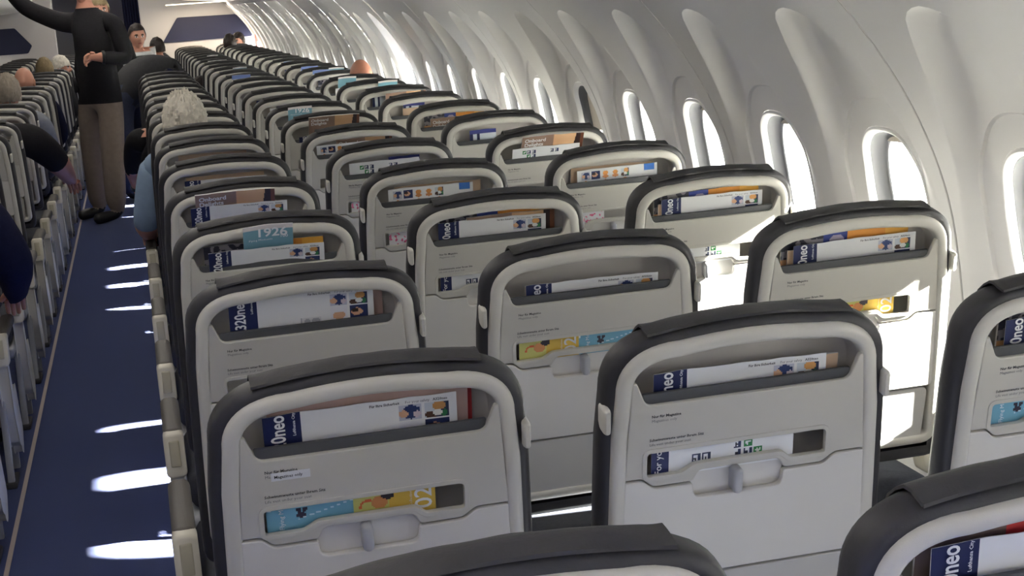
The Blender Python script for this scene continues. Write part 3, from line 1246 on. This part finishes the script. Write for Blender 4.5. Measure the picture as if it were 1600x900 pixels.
P('A', 5, [('beige', .0, .056, BK_N), ('safety', .0, .046, FR_N)])
P('M', 5, [('navywhite', .05, .060, BK_N), ('icons', -.02, .054, FR_N)])
P('W', 5, [('brown', .01, .098, BK_N), ('icons', -.01, .056, FR_N)])
P('A', 6, [('beige', .0, .060, BK_N)])
P('M', 6, [('brown', .03, .064, BK_N), ('photos', -.03, .052, FR_N)])
P('W', 6, [('navywhite', -.05, .055, FR_N)])
P('A', 7, [('navywhite', .06, .05, FR_N)])
P('M', 7, [('brown', .01, .118, BK_N), ('safety', -.01, .03, FR_N)])
P('W', 7, [('orange', .0, .066, BK_N), ('brown', .0, .05, MID_N)])
P('A', 8, [('beige', .02, .05, BK_N)])
P('M', 8, [('leaf1926', -.05, .118, BK_N), ('photos', .0, .03, FR_N)])
P('W', 8, [('navywhite', -.04, .072, BK_N), ('beige', .03, .05, MID_N)])
P('W', 9, [('navywhite', -.07, .08, BK_N), ('brown', .05, .094, MID_N)])
P('W', 10, [('navywhite', -.02, .05, FR_N), ('leaf1926', .08, .122, BK_N)])
P('W', 11, [('photos', .0, .05, FR_N), ('leaf1926', -.05, .126, BK_N)])
P('W', 12, [('orange', .0, .06, BK_N)])
P('W', 13, [('bright', -.02, .112, BK_N), ('leaf1926', .085, .122, MID_N)])
P('W', 14, [('bright', -.02, .112, BK_N)])
P('M', 12, [('brown', .03, .075, BK_N)])
P('M', 13, [('bright', -.05, .125, BK_N), ('brown', .06, .085, MID_N)])
P('M', 15, [('leaf1926', .05, .122, BK_N)])
P('M', 18, [('white', .0, .115, BK_N)])
P('M', 20, [('leaf1926', .04, .122, BK_N)])
P('W', 16, [('bright', .0, .105, BK_N)])
P('W', 18, [('white', .03, .11, BK_N)])
for c, r, k in (('M', 9, 'photos'), ('M', 10, 'safety'), ('M', 11, 'beige'), ('A', 10, 'beige'), ('W', 15, 'safety'), ('W', 17, 'safety'), ('M', 14, 'safety'), ('M', 16, 'orange')):
    P(c, r, [(k, 0, .055, FR_N)])
SL_N = -.0095
for c, r, items in (('A', 1, (('flying', -.089), ('yellow', .025))), ('M', 1, (('foryou', -.034),)), ('W', 1, (('flying', -.089), ('yellow', .03))), ('M', 2, (('yellow', -.085), ('flying', .03))),
                    ('W', 2, (('flying', -.085), ('yellow', .035))), ('M', 3, (('foryou', -.034),)), ('W', 3, (('foryou', -.034),)), ('M', 4, (('pinkleaf', -.09),)), ('W', 4, (('pinkleaf', -.09),)), ('M', 5, (('pinkleaf', -.09),))):
    for kind, s in items:
        put(kind, (R, c, r), s, -.066, SL_N)
# paper sticker under the first lettering on the nearest aisle seat
sk = link('sticker', plate('sticker', [rrect(.026, .006, .0006, 2, -.112, -.0225)], .0031, .0003, .0001, M['whitecloth'], BK), SEATS[('R', 'A', 1)])
sk['label'] = 'white paper sticker over the printed line'
tx = text_mesh([('Magazines only', .0062, -.134, -.0245, 0, M['ink'], .0001)])
tx.transform(BK @ Matrix.Translation((0, 0, .0037)))
tag(link('lettering', tx, sk), kind='stuff')


# ------------------------------------------------------------------ people
def seg_dist(p, a, b):
    ab = b - a
    t = max(0.0, min(1.0, (p - a).dot(ab) / max(ab.length_squared, 1e-9)))
    return (p - a - ab * t).length, t


def head_parts(c, face, scale=1.0, tilt=0.0):
    """verts, faces of a head with brow, nose, mouth, chin and ears; face = unit direction it looks to"""
    f = Vector(face).normalized()
    side = Vector((0, 0, 1)).cross(f).normalized()
    upv = f.cross(side).normalized()
    V, F = [], []
    K = []
    nu, nv = 56, 44
    for j in range(nv + 1):
        ph = pi * j / nv - pi / 2
        for i in range(nu):
            th = 2 * pi * i / nu
            x, y, z = cos(ph) * sin(th), cos(ph) * cos(th), sin(ph)     # y toward the face
            px, py, pz = .074 * x, .095 * y, .115 * z
            if z < 0:
                k = -z
                px *= 1 - .28 * k
                py *= 1 - (.30 * k if y < 0 else .10 * k)
                py += .012 * k
            if y > .5:
                w = (y - .5) / .5
                nose = math.exp(-((x / .16) ** 2)) * math.exp(-(((z + .12) / .17) ** 2))
                py += .024 * nose * w
                eye = math.exp(-(((abs(x) - .38) / .16) ** 2)) * math.exp(-(((z - .06) / .11) ** 2))
                py -= .010 * eye * w
                brow = math.exp(-(((z - .22) / .1) ** 2))
                py += .004 * brow * w
                mouth = math.exp(-((x / .3) ** 2)) * math.exp(-(((z + .48) / .06) ** 2))
                py -= .005 * mouth * w
                chin = math.exp(-((x / .3) ** 2)) * math.exp(-(((z + .82) / .16) ** 2))
                py += .010 * chin * w
            V.append(c + (side * px + f * py + upv * pz) * scale)
    for j in range(nv):
        for i in range(nu):
            F.append((j * nu + i, j * nu + (i + 1) % nu, (j + 1) * nu + (i + 1) % nu, (j + 1) * nu + i))
            ph, th = pi * (j + .5) / nv - pi / 2, 2 * pi * (i + .5) / nu
            x, y, z = cos(ph) * sin(th), cos(ph) * cos(th), sin(ph)
            k = None
            if y > .3:
                ex = abs(x) - .40
                if (ex / .17) ** 2 + ((z - .06) / .065) ** 2 < 1:
                    k = 'eye_dark' if (ex / .075) ** 2 + ((z - .06) / .075) ** 2 < 1 else 'eye_white'
                elif (ex / .24) ** 2 + ((z - .22 + .5 * ex * ex) / .045) ** 2 < 1:
                    k = 'brow'
                elif (x / .30) ** 2 + ((z + .50) / .065) ** 2 < 1:
                    k = 'lips'
            K.append(k)
    for sg in (-1, 1):
        b = len(V)
        for j in range(7):
            ph = pi * j / 6 - pi / 2
            for i in range(8):
                th = 2 * pi * i / 8
                V.append(c + (side * (sg * .074 + .009 * cos(ph) * sin(th)) + f * (-.005 + .018 * cos(ph) * cos(th)) + upv * (-.005 + .032 * sin(ph))) * scale)
        for j in range(6):
            for i in range(8):
                F.append((b + j * 8 + i, b + j * 8 + (i + 1) % 8, b + (j + 1) * 8 + (i + 1) % 8, b + (j + 1) * 8 + i))
                K.append(None)
    return V, F, K


def hair_mesh(c, face, scale, m, fringe=.25, low=-.35, spiky=0.0, seed=1):
    f = Vector(face).normalized()
    side = Vector((0, 0, 1)).cross(f).normalized()
    upv = f.cross(side).normalized()
    V, F = [], []
    nu, nv = 72, 36
    keep = {}
    for j in range(nv + 1):
        ph = pi * j / nv - pi / 2
        for i in range(nu):
            th = 2 * pi * i / nu
            x, y, z = cos(ph) * sin(th), cos(ph) * cos(th), sin(ph)
            n_ = noise.noise((x * 5 + seed, y * 5, z * 5))
            n2 = noise.noise((x * 22 + seed, y * 22, z * 22))
            g = 1 + .05 * n_ + spiky * max(0, n2) * .22 + .03 * n2
            px, py, pz = .083 * x * g, .103 * y * g - .004, .122 * z * g + .003
            V.append(c + (side * px + f * py + upv * pz) * scale)
            lim = low + (fringe - low) * smooth01((y + .15) / .9) + .05 * n2
            keep[(j, i)] = z > lim
    for j in range(nv):
        for i in range(nu):
            k = (i + 1) % nu
            if keep[(j, i)] and keep[(j + 1, i)] and keep[(j, k)]:
                F.append((j * nu + i, j * nu + k, (j + 1) * nu + k, (j + 1) * nu + i))
    return mesh('hair', V, F, m)


def hand_bones(J, B, tag_, wrist, d, curl, across, m):
    """palm, four fingers and a thumb: d = direction of the hand, curl = direction the fingers bend to, across = towards the thumb"""
    d, curl, across = Vector(d).normalized(), Vector(curl).normalized(), Vector(across).normalized()
    w = Vector(wrist)
    J[tag_ + 'palm'] = (*(w + d * .045), .022)
    B.append((tag_ + 'wrist', tag_ + 'palm', m))
    for k in range(4):
        o = across * (.027 - .018 * k)
        L = (.036, .041, .038, .030)[k]
        a = w + d * .070 + o
        b = a + d * L * .8 + curl * L * .6
        e = b + d * L * -.1 + curl * L * .8
        J[tag_ + 'k%d' % k] = (*a, .011)
        J[tag_ + 'm%d' % k] = (*b, .009)
        J[tag_ + 't%d' % k] = (*e, .0075)
        B += [(tag_ + 'palm', tag_ + 'k%d' % k, m), (tag_ + 'k%d' % k, tag_ + 'm%d' % k, m), (tag_ + 'm%d' % k, tag_ + 't%d' % k, m)]
    a = w + d * .030 + across * .034
    b = a + d * .030 + across * .014 + curl * .012
    J[tag_ + 'th0'] = (*a, .012)
    J[tag_ + 'th1'] = (*b, .009)
    B += [(tag_ + 'palm', tag_ + 'th0', m), (tag_ + 'th0', tag_ + 'th1', m)]


def person(label, J, B, head_c, face, base, head_scale=1.0, skin='skin', hair=None, group=None, hem=None):
    hc_ = Vector(head_c) - Vector(face).normalized() * .015 - Vector((0, 0, .02))
    J['skull'] = (*hc_, .052)
    names = list(J)
    me = bpy.data.meshes.new('skeleton')
    me.from_pydata([J[n][:3] for n in names], [(names.index(a), names.index(b)) for a, b, _ in B], [])
    ob = bpy.data.objects.new('skeleton', me)
    COL.objects.link(ob)
    ob.modifiers.new('skin', 'SKIN')
    for i, n in enumerate(names):
        r = J[n][3]
        r = r if isinstance(r, (tuple, list)) else (r, r)
        me.skin_vertices[0].data[i].radius = r
        me.skin_vertices[0].data[i].use_root = (n == 'pelvis')
    sd = ob.modifiers.new('sub', 'SUBSURF')
    sd.levels = 2
    dg = bpy.context.evaluated_depsgraph_get()
    bm_me = bpy.data.meshes.new_from_object(ob.evaluated_get(dg))
    bpy.data.objects.remove(ob)
    upright = J['neck'][2] > J['collar'][2] + .04
    nk = Vector(J['neck'][:3])
    if upright:
        bq = bmesh.new()
        bq.from_mesh(bm_me)
        bmesh.ops.bisect_plane(bq, geom=bq.verts[:] + bq.edges[:] + bq.faces[:], plane_co=nk - Vector((0, 0, .004)), plane_no=(0, 0, 1))
        bq.to_mesh(bm_me)
        bq.free()
    if hem:
        bq = bmesh.new()
        bq.from_mesh(bm_me)
        bmesh.ops.bisect_plane(bq, geom=bq.verts[:] + bq.edges[:] + bq.faces[:], plane_co=(0, 0, hem[0]), plane_no=(0, 0, 1))
        bq.to_mesh(bm_me)
        bq.free()
    mats = []
    seg = []
    for a, b, m in B:
        if m not in mats:
            mats.append(m)
        ra = J[a][3] if not isinstance(J[a][3], (tuple, list)) else sum(J[a][3]) / 2
        rb = J[b][3] if not isinstance(J[b][3], (tuple, list)) else sum(J[b][3]) / 2
        seg.append((Vector(J[a][:3]), Vector(J[b][:3]), ra, rb, mats.index(m)))
    if skin not in mats:
        mats.append(skin)
    idx = []
    for p in bm_me.polygons:
        best, bi = 9, 0
        for a, b, ra, rb, k in seg:
            d, t = seg_dist(p.center, a, b)
            d -= ra + (rb - ra) * t
            if d < best:
                best, bi = d, k
        if hem and mats[bi] in hem[1:]:
            bi = mats.index(hem[1] if p.center.z > hem[0] else hem[2])
        if upright and (p.center - nk).xy.length < .115 and abs(p.center.z - nk.z) < .14:
            bi = mats.index(skin) if p.center.z > nk.z - .004 else mats.index(B[0][2])
        idx.append(bi)
    if skin not in mats:
        mats.append(skin)
    bm = bmesh.new()
    bm.from_mesh(bm_me)
    bm.faces.ensure_lookup_table()
    for fc, k in zip(bm.faces, idx):
        fc.material_index = k
        fc.smooth = True
    V, F, K = head_parts(Vector(head_c), face, head_scale)
    for k in ('eye_white', 'eye_dark', 'brow', 'lips'):
        mats.append(k)
    vs_ = [bm.verts.new(v) for v in V]
    for q, kk in zip(F, K):
        try:
            fc = bm.faces.new([vs_[i] for i in q])
            fc.material_index = mats.index(kk or skin)
            fc.smooth = True
        except ValueError:
            pass
    bmesh.ops.remove_doubles(bm, verts=vs_, dist=1e-4)
    bmesh.ops.translate(bm, verts=bm.verts, vec=-Vector(base))
    bmesh.ops.recalc_face_normals(bm, faces=bm.faces)
    out = bpy.data.meshes.new('person')
    bm.to_mesh(out)
    bm.free()
    for m in mats:
        out.materials.append(M[m])
    o = link('person', out)
    o.location = base
    tag(o, label, 'person', group)
    if hair:
        m, fringe, low, spiky = hair
        hm = hair_mesh(Vector(head_c), face, head_scale, M[m], fringe, low, spiky)
        hm.transform(Matrix.Translation(-Vector(base)))
        link('hair', hm, o)
    return o


def watch(o, wrist, d, r=.036):
    d = Vector(d).normalized()
    q = d.to_track_quat('Z', 'Y').to_matrix().to_4x4()
    rings = []
    for z, k in ((-.011, .96), (-.009, 1.08), (.009, 1.08), (.011, .96)):
        rings.append([(r * k * cos(2 * pi * i / 20), r * k * sin(2 * pi * i / 20), z) for i in range(20)])
    v, f = loft(rings, True, True)
    w = link('wristwatch', mesh('wristwatch', v, f, M['watch'], xf=Matrix.Translation(Vector(wrist) - o.location) @ q), o)
    return w


# standing man in the aisle
f1 = Vector((-.35, -.94, 0))
J = dict(pelvis=(-.235, 11.93, .95, (.19, .15)), spine=(-.24, 11.93, 1.14, (.205, .155)), chest=(-.25, 11.91, 1.36, (.215, .155)), collar=(-.258, 11.905, 1.50, (.12, .09)), neck=(-.27, 11.885, 1.595, .056), skull=(-.285, 11.86, 1.66, .06),
         Ls=(-.075, 11.85, 1.47, .075), Le=(-.02, 11.78, 1.20, .062), Lwrist=(-.215, 11.64, 1.235, .034), Lc=(-.17, 11.67, 1.228, .05),
         Rs=(-.445, 11.97, 1.49, .078), Re=(-.70, 11.98, 1.62, .066), Rc=(-.84, 11.95, 1.82, .05), Rwrist=(-.88, 11.94, 1.88, .034),
         Lh=(-.175, 11.90, .90, .105), Lk=(-.205, 11.88, .50, .092), La=(-.225, 11.90, .13, .082), Lf=(-.22, 11.90, .055, .045), Lt=(-.40, 11.80, .04, .042),
         Rh=(-.33, 12.0, .90, .10), Rk=(-.355, 12.10, .50, .088), Ra=(-.36, 12.20, .13, .078), Rf=(-.36, 12.2, .055, .045), Rt=(-.52, 12.12, .04, .042))
B = [('pelvis', 'spine', 'black'), ('spine', 'chest', 'black'), ('chest', 'collar', 'black'), ('collar', 'neck', 'skin'), ('neck', 'skull', 'skin'), ('collar', 'Ls', 'black'), ('Ls', 'Le', 'black'), ('Le', 'Lc', 'black'), ('Lc', 'Lwrist', 'skin'),
     ('collar', 'Rs', 'black'), ('Rs', 'Re', 'black'), ('Re', 'Rc', 'black'), ('Rc', 'Rwrist', 'skin'), ('pelvis', 'Lh', 'khaki'), ('Lh', 'Lk', 'khaki'), ('Lk', 'La', 'khaki'), ('La', 'Lf', 'shoe'), ('Lf', 'Lt', 'shoe'),
     ('pelvis', 'Rh', 'khaki'), ('Rh', 'Rk', 'khaki'), ('Rk', 'Ra', 'khaki'), ('Ra', 'Rf', 'shoe'), ('Rf', 'Rt', 'shoe')]
hand_bones(J, B, 'L', (-.215, 11.64, 1.235), (-1, -.15, .05), (-.1, -.2, -1), (0, -.3, .9), 'skin')
hand_bones(J, B, 'R', (-.88, 11.94, 1.88), (-.5, -.1, .85), (-1, 0, 0), (0, -1, 0), 'skin')
p1 = person('man standing in the aisle in black jacket and khaki trousers, fist at his waist', J, B, (-.285, 11.85, 1.745), (-.45, -.89, -.1), (-.25, 11.95, 0), 1.0, 'skin', ('hairgrey', .3, -.4, .0), None, (.89, 'black', 'khaki'))
watch(p1, (-.185, 11.66, 1.23), (-1, -.15, .05), .046)

# man bending over the seats, back to the camera
J = dict(pelvis=(-.06, 13.15, .93, (.17, .16)), spine=(.08, 13.22, 1.04, (.18, .17)), chest=(.24, 13.32, 1.04, (.19, .16)), collar=(.38, 13.42, .96, (.12, .09)), neck=(.45, 13.47, .90, .06), skull=(.50, 13.5, .86, .06),
         Ls=(.26, 13.16, 1.02, .075), Le=(.40, 13.06, .86, .06), Lwrist=(.52, 13.12, .78, .036), Rs=(.33, 13.58, 1.0, .075), Re=(.5, 13.65, .8, .06), Rwrist=(.6, 13.7, .7, .036),
         Lh=(-.12, 13.08, .86, .12), Lk=(-.13, 13.05, .48, .092), La=(-.11, 13.08, .12, .075), Lf=(-.11, 13.08, .055, .045), Lt=(-.05, 13.25, .04, .042),
         Rh=(-.05, 13.28, .86, .115), Rk=(-.05, 13.36, .48, .09), Ra=(-.10, 13.40, .12, .072), Rf=(-.10, 13.4, .055, .045), Rt=(-.04, 13.56, .04, .042))
B = [('pelvis', 'spine', 'olive'), ('spine', 'chest', 'olive'), ('chest', 'collar', 'olive'), ('collar', 'neck', 'skin'), ('neck', 'skull', 'skin'), ('collar', 'Ls', 'olive'), ('Ls', 'Le', 'navycloth'), ('Le', 'Lwrist', 'navycloth'),
     ('collar', 'Rs', 'olive'), ('Rs', 'Re', 'olive'), ('Re', 'Rwrist', 'navycloth'), ('pelvis', 'Lh', 'denim'), ('Lh', 'Lk', 'denim'), ('Lk', 'La', 'jeans'), ('La', 'Lf', 'shoe'), ('Lf', 'Lt', 'shoe'),
     ('pelvis', 'Rh', 'jeans'), ('Rh', 'Rk', 'jeans'), ('Rk', 'Ra', 'jeans'), ('Ra', 'Rf', 'shoe'), ('Rf', 'Rt', 'shoe')]
hand_bones(J, B, 'L', (.52, 13.12, .78), (1, .2, -.5), (0, 0, -1), (0, -1, 0), 'skin')
hand_bones(J, B, 'R', (.6, 13.7, .7), (1, .2, -.5), (0, 0, -1), (0, -1, 0), 'skin')
person('man in charcoal vest bending over the aisle seats with his back to the camera', J, B, (.56, 13.55, .84), (.75, .55, -.35), (-.08, 13.2, 0), 1.0, 'skin', ('hairdark', .25, -.4, .0))


def standing(label, x, y, pelvis_z, head_z, face, mats, hair, base_y=0, lean=(0, 0)):
    top, legs, skin = mats
    lx, ly = lean
    sc = 1
    side = Vector((0, 0, 1)).cross(Vector(face)).normalized()
    chz = pelvis_z + (head_z - pelvis_z) * .52

    def at(dx, z, k=0, r=.1, fw=0.0):
        p = Vector((x, y, 0)) + side * dx + Vector((lx, ly, 0)) * k + Vector((face[0], face[1], 0)) * fw
        return (p.x, p.y, z, r)
    J = dict(pelvis=at(0, pelvis_z, 0, (.155, .12)), spine=at(0, (pelvis_z + chz) / 2, .3, (.15, .12)), chest=at(0, chz, .7, (.17, .125)), collar=at(0, head_z - .25, .9, (.12, .085)), neck=at(0, head_z - .14, .95, .055), skull=at(0, head_z - .06, 1, .06),
             Ls=at(-.18, head_z - .28, .85, .07), Le=at(-.24, head_z - .55, .6, .055), Lwrist=at(-.22, head_z - .74, .5, .035, .12), Rs=at(.18, head_z - .28, .85, .07), Re=at(.24, head_z - .55, .6, .055), Rwrist=at(.22, head_z - .74, .5, .035, .12),
             Lh=at(-.09, pelvis_z - .06, 0, .1), Lk=at(-.1, .48, 0, .08, .03), La=at(-.1, .11, 0, .06), Lf=at(-.1, .055, 0, .045), Lt=at(-.1, .04, 0, .04, .16),
             Rh=at(.09, pelvis_z - .06, 0, .1), Rk=at(.1, .48, 0, .08, .03), Ra=at(.1, .11, 0, .06), Rf=at(.1, .055, 0, .045), Rt=at(.1, .04, 0, .04, .16))
    B = [('pelvis', 'spine', top), ('spine', 'chest', top), ('chest', 'collar', top), ('collar', 'neck', skin), ('neck', 'skull', skin)]
    for s_ in 'LR':
        B += [('collar', s_ + 's', top), (s_ + 's', s_ + 'e', top), (s_ + 'e', s_ + 'wrist', top), ('pelvis', s_ + 'h', legs), (s_ + 'h', s_ + 'k', legs), (s_ + 'k', s_ + 'a', legs), (s_ + 'a', s_ + 'f', 'shoe'), (s_ + 'f', s_ + 't', 'shoe')]
        w = J[s_ + 'wrist'][:3]
        hand_bones(J, B, s_, w, (face[0] * .5, face[1] * .5, -.8), (face[0], face[1], 0), side * (1 if s_ == 'L' else -1), skin)
    hc = at(0, head_z, 1.05, .1, .02)[:3]
    return person(label, J, B, hc, (face[0], face[1], -.12), (x, y, 0), 1.0, skin, hair)


standing('stooping passenger with dark hair and white shirt beyond the bending man', .075, 15.1, .84, 1.315, (.25, -.97, 0), ('whitecloth', 'jeans', 'skin'), ('hairdark', .45, -.45, .0), 0, (.01, -.06))
standing('passenger with sandy hair standing behind the man in the black jacket', -.21, 14.4, .92, 1.58, (.1, -1.0, 0), ('black', 'jeans', 'skin'), ('hairblond', .35, -.7, .0))


def seated(label, key, dx, dz, top, legs, skin, hair, face=(0, 1, 0), left=None, right=None, hand_l=True, bare=True, lean=0.0, sleeve_short=False, head_dx=0.0, hs=1.0):
    st_ = SEATS[key].location
    bx, by = st_.x + dx, st_.y
    def a(x, y, z, r):
        return (bx + x, by + y, z, r)
    J = dict(pelvis=a(0, .33, .53, (.15, .12)), spine=a(lean * .4, .30, .70 + dz * .5, (.15, .12)), chest=a(lean * .8, .27, .86 + dz, (.165, .12)), collar=a(lean, .25, .955 + dz, (.12, .08)), neck=a(lean, .25, 1.02 + dz, .055), skull=a(lean + head_dx, .25, 1.08 + dz, .06))
    L = left or ((-.185 + lean, .26, .92 + dz, .068), (-.235, .33, .66, .054), (-.21, .54, .565, .034))
    Rr = right or ((.185 + lean, .26, .92 + dz, .068), (.225, .33, .66, .054), (.16, .52, .565, .034))
    J['Ls'], J['Le'], J['Lwrist'] = a(*L[0]), a(*L[1]), a(*L[2])
    J['Rs'], J['Re'], J['Rwrist'] = a(*Rr[0]), a(*Rr[1]), a(*Rr[2])
    for s_, sx in (('L', -1), ('R', 1)):
        J[s_ + 'h'] = a(sx * .085, .36, .505, .092)
        J[s_ + 'k'] = a(sx * .105, .70, .50, .072)
        J[s_ + 'a'] = a(sx * .105, .70, .11, .055)
        J[s_ + 'f'] = a(sx * .105, .70, .055, .044)
        J[s_ + 't'] = a(sx * .105, .84, .042, .04)
    arm2 = skin if sleeve_short else top
    B = [('pelvis', 'spine', top), ('spine', 'chest', top), ('chest', 'collar', top), ('collar', 'neck', skin), ('neck', 'skull', skin)]
    for s_ in 'LR':
        B += [('collar', s_ + 's', top), (s_ + 's', s_ + 'e', top), (s_ + 'e', s_ + 'wrist', arm2), ('pelvis', s_ + 'h', legs), (s_ + 'h', s_ + 'k', legs), (s_ + 'k', s_ + 'a', legs), (s_ + 'a', s_ + 'f', 'shoe'), (s_ + 'f', s_ + 't', 'shoe')]
        w, e = Vector(J[s_ + 'wrist'][:3]), Vector(J[s_ + 'e'][:3])
        d = (w - e).normalized()
        hand_bones(J, B, s_, w, d, (0, .2, -1) if d.z > -.6 else (0, 1, 0), (1 if s_ == 'L' else -1, 0, 0.01), skin)
    o = person(label, J, B, (bx + lean + head_dx, by + .27, 1.105 + dz), face, (bx, by + .3, 0), hs, skin, hair)
    return o


seated('white-haired passenger in pale blue shirt, elbow out over the aisle', (R, 'A', 7), -.055, -.06, 'paleblue', 'jeans', 'skin', ('hairwhite', .3, -.5, .9), (.05, 1, -.12),
       left=((-.165, .25, .87, .07), (-.215, .22, .63, .060), (-.205, .44, .56, .036)), sleeve_short=True, hs=1.1)
seated('bald passenger far along the window seats on the right', (R, 'W', 11), .085, -.085, 'greycloth', 'jeans', 'skin2', None, (0, 1, 0))
p = seated('passenger in black shirt on the right, bare forearm hanging into the aisle', (R, 'A', 9), -.10, -.13, 'black', 'greycloth', 'skin', ('hairdark', .3, -.45, .0), (.2, 1, -.2),
       left=((-.17, .32, .88, .07), (-.205, .62, .70, .056), (-.19, .70, .575, .036)), sleeve_short=True, lean=-.02, head_dx=.10)
watch(p, (SEATS[(R, 'A', 9)].location.x - .29, SEATS[(R, 'A', 9)].location.y + .695, .583), (0.1, .5, -.8), .040)
seated('grey-haired passenger at the left edge of the photo', ('L', 'A', 11), .04, .0, 'greycloth', 'jeans', 'skin', ('hairgrey', .5, -.5, .3), (.1, 1, 0))
seated('bald passenger with pink scalp in the left block', ('L', 'A', 14), .0, -.03, 'navycloth', 'jeans', 'skin', None, (.15, 1, -.1))
seated('passenger with sandy hair far down the left block', ('L', 'A', 18), .0, -.04, 'olive', 'jeans', 'skin', ('hairblond', .4, -.6, .0), (0, 1, 0))
seated('white-haired passenger leaning into the aisle far down the left block', ('L', 'A', 19), .08, -.05, 'black', 'jeans', 'skin', ('hairwhite', .1, -.2, .2), (.9, -.2, -.1), lean=.03)
seated('passenger in black T-shirt on the left, elbow out in the aisle', ('L', 'A', 9), -.02, -.02, 'black', 'jeans', 'skin', ('hairdark', .4, -.45, .0), (0, 1, 0),
       right=((.26, .28, .93, .10), (.36, .42, .80, .075), (.41, .56, .69, .045)), sleeve_short=True, lean=.0)
seated('passenger in navy sleeve at the left edge, arm on the armrest', ('L', 'A', 5), .06, .0, 'navycloth', 'khaki', 'skin', ('hairgrey', .4, -.4, .0), (0, 1, 0),
       right=((.20, .28, .92, .085), (.27, .36, .72, .075), (.24, .56, .60, .045)))
seated('passenger with brown hair at the far end of the right window seats', (R, 'W', 25), .06, -.03, 'whitecloth', 'jeans', 'skin', ('hairdark', .3, -.4, .1), (-.6, -.8, 0), lean=0)
seated('passenger in dark jacket beside the far brown-haired one', (R, 'W', 24), -.10, -.03, 'black', 'jeans', 'skin', ('hairdark', .5, -.5, .0), (0, 1, 0))
seated('passenger with dark hair in a far aisle seat on the right', (R, 'A', 21), .05, .03, 'olive', 'jeans', 'skin', ('hairdark', .3, -.4, .1), (-.3, 1, 0))
